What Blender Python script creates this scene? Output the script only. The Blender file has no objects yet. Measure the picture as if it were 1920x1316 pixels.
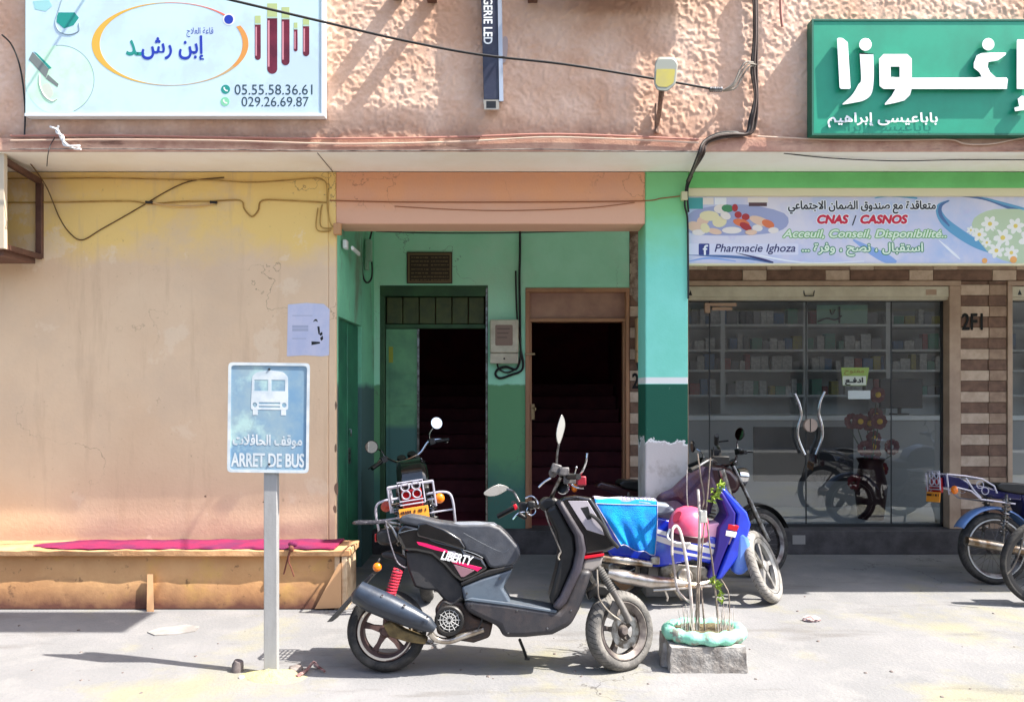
import bpy, bmesh, math, random, unicodedata
import numpy as np
from mathutils import Vector, Matrix, Quaternion
from mathutils.geometry import tessellate_polygon
random.seed(7); rng = np.random.default_rng(5)
scene = bpy.context.scene
COL = scene.collection

# ------------------------------------------------------------------ camera, sky, sun, exposure
F = 1450.0; CX = 960.0; HY = 730.0; EYE = 1.65
cam_d = bpy.data.cameras.new('camera'); cam = bpy.data.objects.new('camera', cam_d); COL.objects.link(cam)
cam.location = (0, 0, EYE); cam.rotation_euler = (math.radians(90), 0, 0)
cam_d.sensor_fit = 'HORIZONTAL'; cam_d.sensor_width = 36; cam_d.lens = F / 1920 * 36
cam_d.shift_y = (HY - 658) / 1920; cam_d.clip_end = 500
scene.camera = cam
SUNDIR = Vector((-.72, .20, -1.0))
w = bpy.data.worlds.new('World'); scene.world = w; w.use_nodes = True
sky = w.node_tree.nodes.new('ShaderNodeTexSky'); sky.sky_type = 'NISHITA'; sky.sun_disc = False
sky.sun_elevation = math.atan2(1, math.hypot(.72, .20)); sky.sun_rotation = math.atan2(.72, -.20)
sky.dust_density = 2.5
bg = w.node_tree.nodes['Background']; bg.inputs['Strength'].default_value = .15
w.node_tree.links.new(sky.outputs[0], bg.inputs[0])
sl = bpy.data.lights.new('sun', 'SUN'); sun = bpy.data.objects.new('sun', sl); COL.objects.link(sun)
sl.energy = 5.0; sl.angle = math.radians(.53); sl.color = (1, .95, .88)
sun.rotation_euler = SUNDIR.to_track_quat('-Z', 'Y').to_euler(); sun.location = (8, -2, 12)
scene.view_settings.view_transform = 'Standard'; scene.view_settings.look = 'None'
scene.view_settings.exposure = 1.3; scene.view_settings.gamma = 1

# ------------------------------------------------------------------ helpers
def P(px, py, Y):
    return Vector(((px - CX) * Y / F, Y, EYE - (py - HY) * Y / F))
def lin(c):
    return tuple(((v / 255) / 12.92 if v / 255 <= .04045 else ((v / 255 + .055) / 1.055) ** 2.4) for v in c)
MATS = {}
def nd(nt, t, **kw):
    n = nt.nodes.new(t)
    for k, v in kw.items():
        if k in n.inputs.keys(): n.inputs[k].default_value = v
        else: setattr(n, k, v)
    return n
def mat(name, rgb, rough=.6, metal=0, var=0, scale=6, second=None, bump=0, bscale=60, coat=0, spec=.5, detail=5, thr=(.4, .62), streak=False, emit=None):
    """one procedural surface: base colour broken up by noise towards a second colour, with a fine bump"""
    if name in MATS: return MATS[name]
    m = bpy.data.materials.new(name); m.use_nodes = True; nt = m.node_tree; L = nt.links.new
    b = nt.nodes['Principled BSDF']
    rgb = lin(rgb); b.inputs['Base Color'].default_value = (*rgb, 1)
    b.inputs['Roughness'].default_value = rough; b.inputs['Metallic'].default_value = metal
    b.inputs['Specular IOR Level'].default_value = spec
    if coat: b.inputs['Coat Weight'].default_value = coat; b.inputs['Coat Roughness'].default_value = .06
    tc = nd(nt, 'ShaderNodeTexCoord')
    if var or second:
        sec = lin(second) if second else tuple(v * (1 - var) for v in rgb)
        n1 = nd(nt, 'ShaderNodeTexNoise', Scale=scale, Detail=detail, Roughness=.62)
        if streak:
            mp = nd(nt, 'ShaderNodeMapping'); mp.inputs['Scale'].default_value = (1, 1, .22)
            L(tc.outputs['Object'], mp.inputs[0]); L(mp.outputs[0], n1.inputs['Vector'])
        else: L(tc.outputs['Object'], n1.inputs['Vector'])
        mr = nd(nt, 'ShaderNodeMapRange'); mr.inputs[1].default_value = thr[0]; mr.inputs[2].default_value = thr[1]
        L(n1.outputs['Fac'], mr.inputs[0])
        mx = nd(nt, 'ShaderNodeMix', data_type='RGBA'); mx.inputs[6].default_value = (*rgb, 1); mx.inputs[7].default_value = (*sec, 1)
        L(mr.outputs[0], mx.inputs[0]); L(mx.outputs[2], b.inputs['Base Color'])
        m['mix'] = mx.name
    if bump:
        n2 = nd(nt, 'ShaderNodeTexNoise', Scale=bscale, Detail=4, Roughness=.6); L(tc.outputs['Object'], n2.inputs['Vector'])
        bp = nd(nt, 'ShaderNodeBump', Strength=bump, Distance=.01); L(n2.outputs['Fac'], bp.inputs['Height']); L(bp.outputs[0], b.inputs['Normal'])
    if emit: b.inputs['Emission Color'].default_value = (*lin(emit[0]), 1); b.inputs['Emission Strength'].default_value = emit[1]
    MATS[name] = m; return m
def layer(m, rgb, fac_fn):
    """paint another colour over a material: fac_fn(nt, link, position socket) returns the mask socket"""
    nt = m.node_tree; L = nt.links.new; b = nt.nodes['Principled BSDF']
    mx = nd(nt, 'ShaderNodeMix', data_type='RGBA'); mx.inputs[7].default_value = (*lin(rgb), 1)
    if b.inputs['Base Color'].links: L(b.inputs['Base Color'].links[0].from_socket, mx.inputs[6])
    else: mx.inputs[6].default_value = b.inputs['Base Color'].default_value
    tc = nd(nt, 'ShaderNodeTexCoord')
    L(fac_fn(nt, L, tc.outputs['Object']), mx.inputs[0]); L(mx.outputs[2], b.inputs['Base Color'])
def zmask(z0, z1, wob=0, wscale=3, detail=3, axis='Z'):
    """mask rising from 0 at z0 to 1 at z1 with a ragged edge"""
    def f(nt, L, pos):
        sp = nd(nt, 'ShaderNodeSeparateXYZ'); L(pos, sp.inputs[0]); src = sp.outputs[axis]
        if wob:
            n = nd(nt, 'ShaderNodeTexNoise', Scale=wscale, Detail=detail, Roughness=.65); L(pos, n.inputs['Vector'])
            ma = nd(nt, 'ShaderNodeMath', operation='MULTIPLY_ADD'); L(n.outputs['Fac'], ma.inputs[0]); ma.inputs[1].default_value = wob; L(src, ma.inputs[2])
            sb = nd(nt, 'ShaderNodeMath', operation='SUBTRACT'); L(ma.outputs[0], sb.inputs[0]); sb.inputs[1].default_value = wob * .5; src = sb.outputs[0]
        mr = nd(nt, 'ShaderNodeMapRange'); mr.inputs[1].default_value = z0; mr.inputs[2].default_value = z1; L(src, mr.inputs[0])
        return mr.outputs[0]
    return f
def nmask(scale, lo, hi, top=1.0, seed=0, stretch=(1, 1, 1)):
    def f(nt, L, pos):
        mp = nd(nt, 'ShaderNodeMapping'); mp.inputs['Scale'].default_value = stretch; mp.inputs['Location'].default_value = (seed, seed * 1.7, seed * .3); L(pos, mp.inputs[0])
        n = nd(nt, 'ShaderNodeTexNoise', Scale=scale, Detail=6, Roughness=.65); L(mp.outputs[0], n.inputs['Vector'])
        mr = nd(nt, 'ShaderNodeMapRange'); mr.inputs[1].default_value = lo; mr.inputs[2].default_value = hi; mr.inputs[4].default_value = top; L(n.outputs['Fac'], mr.inputs[0])
        return mr.outputs[0]
    return f
def crackmask(scale, width, seed=0, top=.8):
    """thin wandering lines where a smooth noise crosses one level, broken up by a second noise"""
    def f(nt, L, pos):
        mp = nd(nt, 'ShaderNodeMapping'); mp.inputs['Location'].default_value = (seed, seed * 2.3, seed * .7); L(pos, mp.inputs[0])
        n = nd(nt, 'ShaderNodeTexNoise', Scale=scale, Detail=7, Roughness=.55); L(mp.outputs[0], n.inputs['Vector'])
        a = nd(nt, 'ShaderNodeMath', operation='SUBTRACT'); L(n.outputs['Fac'], a.inputs[0]); a.inputs[1].default_value = .5
        b_ = nd(nt, 'ShaderNodeMath', operation='ABSOLUTE'); L(a.outputs[0], b_.inputs[0])
        mr = nd(nt, 'ShaderNodeMapRange'); mr.inputs[1].default_value = width; mr.inputs[2].default_value = width * .3; mr.inputs[4].default_value = top; L(b_.outputs[0], mr.inputs[0])
        n2 = nd(nt, 'ShaderNodeTexNoise', Scale=scale * .6, Detail=2); L(pos, n2.inputs['Vector'])
        m2 = nd(nt, 'ShaderNodeMapRange'); m2.inputs[1].default_value = .52; m2.inputs[2].default_value = .58; L(n2.outputs['Fac'], m2.inputs[0])
        mu = nd(nt, 'ShaderNodeMath', operation='MULTIPLY'); L(mr.outputs[0], mu.inputs[0]); L(m2.outputs[0], mu.inputs[1]); return mu.outputs[0]
    return f
def dustmask(top=.3, scale=11):
    """dust lying on the faces that look upwards"""
    def f(nt, L, pos):
        ge = nd(nt, 'ShaderNodeNewGeometry'); sp = nd(nt, 'ShaderNodeSeparateXYZ'); L(ge.outputs['Normal'], sp.inputs[0])
        mr = nd(nt, 'ShaderNodeMapRange'); mr.inputs[1].default_value = -.1; mr.inputs[2].default_value = .9; L(sp.outputs['Z'], mr.inputs[0])
        n = nd(nt, 'ShaderNodeTexNoise', Scale=scale, Detail=7, Roughness=.7); L(pos, n.inputs['Vector'])
        m2 = nd(nt, 'ShaderNodeMapRange'); m2.inputs[1].default_value = .3; m2.inputs[2].default_value = .75; m2.inputs[4].default_value = top; L(n.outputs['Fac'], m2.inputs[0])
        mu = nd(nt, 'ShaderNodeMath', operation='MULTIPLY'); L(mr.outputs[0], mu.inputs[0]); L(m2.outputs[0], mu.inputs[1]); return mu.outputs[0]
    return f
def bandmask(a, b_, ragged=0, scale=8):
    """1 between heights a and b_ """
    def f(nt, L, pos):
        u = zmask(a, a + .006, ragged, scale)(nt, L, pos); d = zmask(b_, b_ + .006, ragged, scale)(nt, L, pos)
        s = nd(nt, 'ShaderNodeMath', operation='SUBTRACT'); L(u, s.inputs[0]); L(d, s.inputs[1]); s.use_clamp = True
        return s.outputs[0]
    return f

def thing(name, label, cat, loc=(0, 0, 0), rot=(0, 0, 0), group=None):
    o = bpy.data.objects.new(name, None); COL.objects.link(o); o.location = loc; o.rotation_euler = rot; o.empty_display_size = .1
    o['label'] = label; o['category'] = cat
    if group: o['group'] = group
    return o
def tag(o, label, cat, group=None):
    o['label'] = label; o['category'] = cat
    if group: o['group'] = group
    return o
def origin(o):
    v = Vector((0, 0, 0))
    while o: v += o.location; o = o.parent
    return v

class MB:
    def __init__(s, xf=None): s.v = []; s.f = []; s.mi = []; s.cur = 0; s.xf = xf
    def m(s, i): s.cur = i; return s
    def add(s, vs, fs):
        k = len(s.v)
        for v in vs:
            v = Vector(v); s.v.append(s.xf @ v if s.xf is not None else v)
        for f in fs: s.f.append(tuple(i + k for i in f)); s.mi.append(s.cur)
        return s
    def box(s, x0, x1, y0, y1, z0, z1):
        return s.add([(x0, y0, z0), (x1, y0, z0), (x1, y1, z0), (x0, y1, z0), (x0, y0, z1), (x1, y0, z1), (x1, y1, z1), (x0, y1, z1)],
                     [(0, 3, 2, 1), (4, 5, 6, 7), (0, 1, 5, 4), (1, 2, 6, 5), (2, 3, 7, 6), (3, 0, 4, 7)])
    def rbox(s, c, size, rot=None):
        q = rot if rot is not None else Matrix.Identity(3); c = Vector(c); vs = []
        for z in (-1, 1):
            for x, y in ((-1, -1), (1, -1), (1, 1), (-1, 1)):
                vs.append(c + q @ Vector((x * size[0] / 2, y * size[1] / 2, z * size[2] / 2)))
        return s.add(vs, [(0, 3, 2, 1), (4, 5, 6, 7), (0, 1, 5, 4), (1, 2, 6, 5), (2, 3, 7, 6), (3, 0, 4, 7)])
    def tube(s, pts, r, n=8, smooth=0, caps=True):
        pts = [Vector(p) for p in pts]
        if smooth: pts = spline(pts, smooth)
        R = r if isinstance(r, (list, tuple)) else None
        m_ = len(pts); vs = []; up = None
        for i, p in enumerate(pts):
            t = (pts[min(i + 1, m_ - 1)] - pts[max(i - 1, 0)])
            t = t.normalized() if t.length > 1e-9 else Vector((0, 0, 1))
            if up is None:
                up = Vector((0, 0, 1)) if abs(t.z) < .9 else Vector((1, 0, 0))
            a = t.cross(up); a = a.normalized() if a.length > 1e-6 else t.orthogonal().normalized()
            b = a.cross(t).normalized(); up = b
            if R: u = i / (m_ - 1) * (len(R) - 1); k = min(int(u), len(R) - 2); rr = R[k] + (R[k + 1] - R[k]) * (u - k)
            else: rr = r
            for j in range(n):
                g = 2 * math.pi * j / n; vs.append(p + a * math.cos(g) * rr + b * math.sin(g) * rr)
        fs = [(i * n + j, i * n + (j + 1) % n, (i + 1) * n + (j + 1) % n, (i + 1) * n + j) for i in range(m_ - 1) for j in range(n)]
        if caps: fs += [tuple(range(n)), tuple(range((m_ - 1) * n, m_ * n))[::-1]]
        return s.add(vs, fs)
    def lathe(s, prof, c, axis=(0, 1, 0), n=32, closed=False):
        """prof: (radius, along) pairs turned round axis through c"""
        ax = Vector(axis).normalized(); u = ax.orthogonal().normalized(); v = ax.cross(u); c = Vector(c); vs = []
        for r, a in prof:
            for j in range(n):
                g = 2 * math.pi * j / n; vs.append(c + ax * a + (u * math.cos(g) + v * math.sin(g)) * r)
        k = len(prof); rows = k if closed else k - 1
        return s.add(vs, [(i * n + j, ((i + 1) % k) * n + j, ((i + 1) % k) * n + (j + 1) % n, i * n + (j + 1) % n) for i in range(rows) for j in range(n)])
    def ball(s, c, r, nu=12, nv=8, sq=(1, 1, 1), rot=None):
        q = rot if rot is not None else Matrix.Identity(3); c = Vector(c); vs = []; fs = []
        for i in range(nv + 1):
            a = math.pi * i / nv
            for j in range(nu):
                g = 2 * math.pi * j / nu
                vs.append(c + q @ Vector((math.sin(a) * math.cos(g) * r * sq[0], math.sin(a) * math.sin(g) * r * sq[1], math.cos(a) * r * sq[2])))
        for i in range(nv):
            for j in range(nu): fs.append((i * nu + j, (i + 1) * nu + j, (i + 1) * nu + (j + 1) % nu, i * nu + (j + 1) % nu))
        return s.add(vs, fs)
    def ext(s, loops, front, back):
        """solid between two maps of the same flat outline(s); loops: [outline, hole...] of 2D points; front/back map a 2D point to 3D"""
        if not isinstance(loops[0][0], (list, tuple, Vector)): loops = [loops]
        flat = [p for l in loops for p in l]; N = len(flat)
        tri = tessellate_polygon([[Vector((p[0], p[1], 0)) for p in l] for l in loops])
        vs = [front(p) for p in flat] + [back(p) for p in flat]
        fs = []
        if len(loops) == 1: fs += [tuple(range(N)), tuple(range(N, 2 * N))[::-1]]
        else: fs += [t for t in tri] + [tuple(i + N for i in t)[::-1] for t in tri]
        k = 0
        for l in loops:
            n = len(l); fs += [(k + i, k + (i + 1) % n, N + k + (i + 1) % n, N + k + i) for i in range(n)]; k += n
        return s.add(vs, fs)
    def pix(s, loops, Y, thick=.003):
        """flat shape given in photo pixels for the plane at distance Y, standing thick proud of that plane"""
        if thick <= .008: thick *= .35     # printed, not raised
        return s.ext(loops, lambda p: P(p[0], p[1], Y) - Vector((0, thick, 0)), lambda p: P(p[0], p[1], Y))
    def build(s, name, mats, parent=None, bevel=0, seg=2, smooth=True, ang=38, local=False):
        me = bpy.data.meshes.new(name); off = origin(parent) if (parent and not local) else Vector((0, 0, 0))
        me.from_pydata([v - off for v in s.v], [], s.f); me.update()
        for m_ in (mats if isinstance(mats, (list, tuple)) else [mats]): me.materials.append(m_)
        bm = bmesh.new(); bm.from_mesh(me)
        for f, i in zip(bm.faces, s.mi): f.material_index = i
        bmesh.ops.recalc_face_normals(bm, faces=bm.faces); bm.to_mesh(me); bm.free()
        if smooth:
            me.polygons.foreach_set('use_smooth', [True] * len(me.polygons)); me.set_sharp_from_angle(angle=math.radians(ang))
        o = bpy.data.objects.new(name, me); COL.objects.link(o)
        if parent: o.parent = parent
        if bevel:
            b = o.modifiers.new('bevel', 'BEVEL'); b.width = bevel; b.segments = seg; b.limit_method = 'ANGLE'; b.angle_limit = math.radians(35); b.harden_normals = False
        return o
def spline(p, k):
    out = []
    for i in range(len(p) - 1):
        a = p[max(i - 1, 0)]; b = p[i]; c = p[i + 1]; d = p[min(i + 2, len(p) - 1)]
        for j in range(k):
            t = j / k; out.append(.5 * ((2 * b) + (c - a) * t + (2 * a - 5 * b + 4 * c - d) * t * t + (3 * b - a - 3 * c + d) * t ** 3))
    return out + [p[-1]]
def rounded(pts, r=6, k=3):
    """round the corners of a 2D outline"""
    out = []; n = len(pts); pts = [Vector((p[0], p[1])) for p in pts]
    for i in range(n):
        a, b, c = pts[i - 1], pts[i], pts[(i + 1) % n]
        ra = min(r, (a - b).length * .45); rc = min(r, (c - b).length * .45)
        p0 = b + (a - b).normalized() * ra; p1 = b + (c - b).normalized() * rc
        for j in range(k + 1):
            t = j / k; out.append(tuple((1 - t) ** 2 * p0 + 2 * t * (1 - t) * b + t * t * p1))
    return out
def smooth2(pts, k=4):
    p = [Vector((a, b, 0)) for a, b in pts]; n = len(p); out = []
    for i in range(n):
        a, b, c, d = p[i - 1], p[i], p[(i + 1) % n], p[(i + 2) % n]
        for j in range(k):
            t = j / k; q = .5 * ((2 * b) + (c - a) * t + (2 * a - 5 * b + 4 * c - d) * t * t + (3 * b - a - 3 * c + d) * t ** 3); out.append((q.x, q.y))
    return out
def rect(x0, y0, x1, y1): return [(x0, y0), (x1, y0), (x1, y1), (x0, y1)]
def circ(x, y, r, n=24, ry=None): return [(x + r * math.cos(2 * math.pi * i / n), y + (ry or r) * math.sin(2 * math.pi * i / n)) for i in range(n)]

# ------------------------------------------------------------------ writing
FORMS = {}
for cp in range(0xFE70, 0xFEFD):
    d = unicodedata.decomposition(chr(cp)).split()
    if len(d) == 2 and d[0] in ('<isolated>', '<initial>', '<medial>', '<final>'): FORMS[(chr(int(d[1], 16)), d[0][1:-1])] = chr(cp)
    if len(d) == 3 and d[1] == '0644' and d[0] in ('<isolated>', '<final>'): FORMS[('\u0644' + chr(int(d[2], 16)), d[0][1:-1])] = chr(cp)
def arabic(s):
    toks = []; i = 0
    while i < len(s):
        if s[i:i + 2] in ('\u0644\u0627', '\u0644\u0625', '\u0644\u0623'): toks.append(s[i:i + 2]); i += 2
        else: toks.append(s[i]); i += 1
    fwd = lambda t: t == '\u0640' or (t, 'initial') in FORMS
    back = lambda t: t == '\u0640' or (t, 'final') in FORMS
    out = []
    for i, t in enumerate(toks):
        pj = i > 0 and fwd(toks[i - 1]) and back(t); nj = i + 1 < len(toks) and fwd(t) and back(toks[i + 1])
        f = 'medial' if pj and nj else 'final' if pj else 'initial' if nj else 'isolated'
        out.append(FORMS.get((t, f), t))
    return ''.join(out[::-1])
def text_mesh(body, bold=0, shear=0, space=1):
    c = bpy.data.curves.new('txt', 'FONT'); c.body = body; c.offset = bold; c.shear = shear; c.space_character = space; c.resolution_u = 4
    o = bpy.data.objects.new('txt', c); COL.objects.link(o); bpy.context.view_layer.update()
    dg = bpy.context.evaluated_depsgraph_get(); me = o.evaluated_get(dg).to_mesh()
    v = [tuple(q.co) for q in me.vertices]; f = [tuple(p.vertices) for p in me.polygons]
    bpy.data.objects.remove(o); bpy.data.curves.remove(c)
    return v, f
def text(body, r, Y, m, parent, name='lettering', proud=.003, fat=0, shear=0, turn=0, tilt=0, space=1):
    """lettering filling the photo-pixel rectangle r on the plane at distance Y: thin raised sheets, fattened by fat pixels"""
    if proud <= .004: proud *= .35
    v, f = text_mesh(body, 0, shear, space)
    a = np.array(v)[:, :2]
    if turn: a = np.stack([a[:, 1], -a[:, 0]], 1)
    lo = a.min(0); hi = a.max(0); x0, y0, x1, y1 = r
    u = (a - lo) / (hi - lo)
    offs = [(0, 0)] + ([(fat * math.cos(g), fat * math.sin(g)) for g in np.arange(8) * math.pi / 4] if fat else [])
    b = MB()
    for i, (ox, oy) in enumerate(offs):
        px = x0 + u[:, 0] * (x1 - x0) + ox; py = y1 - u[:, 1] * (y1 - y0) + oy
        if tilt:
            cx, cy = (x0 + x1) / 2, (y0 + y1) / 2; ca, sa = math.cos(tilt), math.sin(tilt)
            px, py = cx + (px - cx) * ca - (py - cy) * sa, cy + (px - cx) * sa + (py - cy) * ca
        b.add([P(p, q, Y) - Vector((0, proud + .00003 * i, 0)) for p, q in zip(px, py)], f)
    return b.build(name, m, parent, smooth=False)

# ------------------------------------------------------------------ common materials
M_black = mat('black_plastic', (15, 16, 18), .42, var=.4, scale=30, bump=.08, bscale=300)
M_gloss = mat('black_paint', (10, 10, 13), .14, coat=1, var=.3, scale=20)
M_matte = mat('dark_grey_plastic', (34, 35, 38), .55, second=(50, 48, 48), scale=14, bump=.12, bscale=400, thr=(.45, .75))
M_seat = mat('seat_vinyl', (46, 50, 58), .42, second=(60, 64, 72), scale=9, bump=.25, bscale=260)
M_rubber = mat('tyre_rubber', (30, 30, 31), .8, second=(96, 92, 86), scale=7, bump=.35, bscale=90, thr=(.42, .8))
M_dusty = mat('dusty_tyre_rubber', (84, 82, 79), .85, second=(126, 122, 116), scale=9, bump=.4, bscale=80)
M_steel = mat('worn_steel', (150, 150, 150), .32, 1, second=(90, 84, 78), scale=22, bump=.1)
M_chrome = mat('chrome', (215, 215, 218), .12, 1, var=.2, scale=15)
M_alu = mat('cast_aluminium', (150, 146, 138), .42, .9, second=(96, 88, 76), scale=18, bump=.15)
M_pipe = mat('exhaust_steel', (186, 180, 170), .3, .85, second=(120, 100, 78), scale=8)
M_cable = mat('black_cable', (24, 23, 24), .6)
M_cable2 = mat('grey_cable', (150, 142, 130), .7, second=(70, 62, 56), scale=8)
M_cable3 = mat('painted_cable', (186, 150, 78), .7, second=(150, 112, 50), scale=6)
M_orange = mat('orange_lens', (235, 120, 10), .2, coat=.6)
M_red = mat('red_lens', (170, 16, 24), .2, coat=.6)
M_redp = mat('red_paint', (190, 20, 40), .35)
M_pink = mat('pink_decal', (226, 24, 92), .35)
M_white = mat('white_paint', (232, 232, 230), .4)
M_wtext = mat('white_lettering', (238, 240, 240), .45)
M_mirror = mat('mirror_glass', (225, 230, 232), .03, 1)
def tread(m, n=46, k=26):
    """curved grooves across a tyre turned about its local axle, drawn from the wheel's own centre"""
    return m

# ------------------------------------------------------------------ wheels
def wheel(parent, c, R, wd, axle=(0, 1, 0), spokes=5, m_rim=None, m_tyre=None, local=False, rim_r=.68, lip=None, wire=False, hub=None):
    c = Vector(c); ax = Vector(axle).normalized(); u = ax.orthogonal().normalized(); v = ax.cross(u); rr = R * rim_r
    b = MB(); hw = wd * .42
    b.lathe([(rr, -hw), (rr + .006, -hw), (rr + .004, -hw * .8), (rr - .022, -hw * .5), (rr - .022, hw * .5), (rr + .004, hw * .8), (rr + .006, hw), (rr, hw), (rr - .028, hw * .5), (rr - .028, -hw * .5)], c, ax, 48, closed=True)
    hr = hub or R * .16
    b.lathe([(.001, -hw * 1.1), (hr * .6, -hw * 1.1), (hr, -hw * .7), (hr, hw * .7), (hr * .6, hw * 1.1), (.001, hw * 1.1)], c, ax, 24)
    if wire:
        for i in range(28):
            g = 2 * math.pi * i / 28; s_ = 1 if i % 2 else -1; g2 = g + .5 * (1 if i % 4 < 2 else -1)
            b.tube([c + ax * (s_ * hw * .7) + (u * math.cos(g2) + v * math.sin(g2)) * hr * .9, c + (u * math.cos(g) + v * math.sin(g)) * (rr - .02)], .0018, 5)
    else:
        for i in range(spokes):
            g = 2 * math.pi * (i + .3) / spokes; d = u * math.cos(g) + v * math.sin(g); t = ax.cross(d)
            a0 = hr * .8; a1 = rr - .02; w0 = R * .085; w1 = R * .06; h = hw * .38
            vs = []
            for rad, w_ in ((a0, w0), ((a0 + a1) / 2, w1 * .85), (a1, w1 * 1.25)):
                for s1, s2 in ((-1, -1), (1, -1), (1, 1), (-1, 1)): vs.append(c + d * rad + t * w_ * s1 + ax * h * s2)
            fs = []
            for q in (0, 4): fs += [(q + i_, q + (i_ + 1) % 4, q + 4 + (i_ + 1) % 4, q + 4 + i_) for i_ in range(4)]
            b.add(vs, fs)
    o = b.build('wheel', m_rim or M_alu, parent, bevel=0, local=local)
    t = MB(); prof = []
    for i in range(15):
        a = -2.15 + 4.3 * i / 14; cr = (R - rr) * .55; mid = rr + (R - rr) * .45
        prof.append((mid + cr * math.cos(a), wd * .5 * math.sin(a) / .98))
    t.lathe(prof, c, ax, 72)
    # grooves of the tread: shallow dark bars sunk across the crown
    t.m(1)
    for i in range(44):
        g = 2 * math.pi * i / 44
        for s_ in (-1, 1):
            pts = []
            for j in range(4):
                a = s_ * (.12 + .34 * j); gg = g + .035 * j + (.07 if s_ > 0 else 0); cr = (R - rr) * .55; mid = rr + (R - rr) * .45
                pts.append((a, gg, mid + cr * math.cos(a) + .0006))
            vs = []
            for a, gg, r_ in pts:
                for e in (-.008, .008): vs.append(c + ax * (wd * .5 * math.sin(a) / .98) + (u * math.cos(gg + e) + v * math.sin(gg + e)) * r_)
            t.add(vs, [(2 * q, 2 * q + 1, 2 * q + 3, 2 * q + 2) for q in range(3)])
    t.build('tyre', [m_tyre or M_rubber, M_cable], o, local=local)
    return o

# ================================================================== GROUND
U, W, D = 5.64, 6.15, 7.85            # distances of the upper wall, the street wall and the recessed wall
Z1 = EYE + (HY - 285) * U / F         # underside of the overhang
M_ground = mat('pale_concrete_ground', (128, 127, 127), .9, second=(117, 117, 117), scale=1.1, bump=.5, bscale=45, thr=(.38, .66))
layer(M_ground, (138, 136, 134), nmask(3.2, .5, .7, .7, 3))
layer(M_ground, (134, 129, 98), nmask(1.3, .58, .72, .55, 9))
layer(M_ground, (92, 89, 88), nmask(14, .62, .74, .45, 5))
layer(M_ground, (80, 76, 74), nmask(60, .66, .72, .5, 2))
layer(M_ground, (70, 66, 64), crackmask(.55, .0022, 4, .75)); layer(M_ground, (78, 74, 70), nmask(150, .68, .74, .55, 6)); layer(M_ground, (150, 148, 146), nmask(90, .67, .73, .6, 13))
layer(M_ground, (142, 137, 104), nmask(.8, .54, .66, .6, 40)); layer(M_ground, (96, 92, 88), nmask(2.2, .58, .68, .5, 31, (.35, 1.6, 1)))
g = MB(); N = 60
g.add([(-80, -60, 0), (80, -60, 0), (80, 60, 0), (-80, 60, 0)], [(0, 1, 2, 3)])
o = g.build('ground', M_ground, smooth=False); o['kind'] = 'structure'
g = MB(); g.add([(-80, -4.2, .004), (80, -4.2, .004), (80, 1.0, .004), (-80, 1.0, .004)], [(0, 1, 2, 3)])
o = g.build('road', mat('asphalt', (62, 61, 60), .9, var=.3, scale=20, bump=.4, bscale=200), smooth=False); o['kind'] = 'structure'

# opposite side of the street: what the shop glass and the mirrors see
ob = thing('building', 'plain tan house across the street, seen only in the shop glass', 'building', (0, -6, 0))
M_tan = mat('tan_render', (168, 158, 146), .9, second=(146, 136, 124), scale=1.5)
b = MB(); b.box(-40, 40, -9, -6, 0, 4.4); b.build('wall', M_tan, ob)
for i in range(7):
    b = MB(); x = -13 + i * 4.2; b.box(x, x + 1.2, -6.05, -5.94, .9, 2.3); b.build('window', mat('dark_window', (40, 44, 50), .2), ob)

# ================================================================== BUILDING
bld = thing('building', 'ochre and green building with stucco upper floor overhanging recessed doors and a pharmacy', 'building', (0, W, 0))
M_stucco = mat('rough_stucco', (224, 190, 168), .92, second=(206, 164, 138), scale=2.2, bump=.22, bscale=120)
layer(M_stucco, (204, 158, 128), nmask(1.6, .5, .68, .5, 4))
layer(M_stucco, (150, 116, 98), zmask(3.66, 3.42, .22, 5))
# rough-cast wall: a fine sheet of real lumps
def field(nx, nz, step, cell):
    gx = int(nx * step / cell) + 4; gz = int(nz * step / cell) + 4
    a = rng.random((gz, gx)); xs = np.arange(nx) * step / cell + 1; zs = np.arange(nz) * step / cell + 1
    def interp(arr, t, axis):
        i = np.floor(t).astype(int); f = t - i; f = f * f * (3 - 2 * f)
        A = np.take(arr, i, axis); B = np.take(arr, i + 1, axis); f = f[:, None] if axis == 0 else f[None, :]
        return A * (1 - f) + B * f
    return interp(interp(a, zs, 0), xs, 1)
st = .0075; nx = int(8.2 / st); nz = int(1.22 / st); z_lo = Z1 + .105
h = field(nx, nz, st, .031) * .5 + field(nx, nz, st, .018) * .5
h = np.clip((h - .36) / .38, 0, 1) ** 1.1
H = h * .0066 + field(nx, nz, st, .6) * .0012
X = -4.1 + np.arange(nx) * st; Zs = z_lo + np.arange(nz) * st
vx, vz = np.meshgrid(X, Zs); verts = np.stack([vx, U + .006 - H, vz], -1).reshape(-1, 3)
idx = np.arange(nx * nz).reshape(nz, nx); faces = np.stack([idx[:-1, :-1], idx[:-1, 1:], idx[1:, 1:], idx[1:, :-1]], -1).reshape(-1, 4)
me = bpy.data.meshes.new('stucco_wall'); verts[:, 1] -= W
me.vertices.add(len(verts)); me.vertices.foreach_set('co', verts.ravel())
me.loops.add(faces.size); me.loops.foreach_set('vertex_index', faces.ravel())
me.polygons.add(len(faces)); me.polygons.foreach_set('loop_start', np.arange(0, faces.size, 4)); me.polygons.foreach_set('use_smooth', np.ones(len(faces), bool))
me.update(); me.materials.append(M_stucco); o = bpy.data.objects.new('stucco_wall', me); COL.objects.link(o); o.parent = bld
b = MB(); ztop = Zs[-1]
b.box(-11, 11, U + .012, U + .3, Z1 + .1, 6.6); b.build('upper_wall', M_stucco, bld)
M_corn = mat('stained_plaster_band', (206, 164, 140), .9, second=(176, 130, 112), scale=4, bump=.4, bscale=70, thr=(.4, .6))
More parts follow.
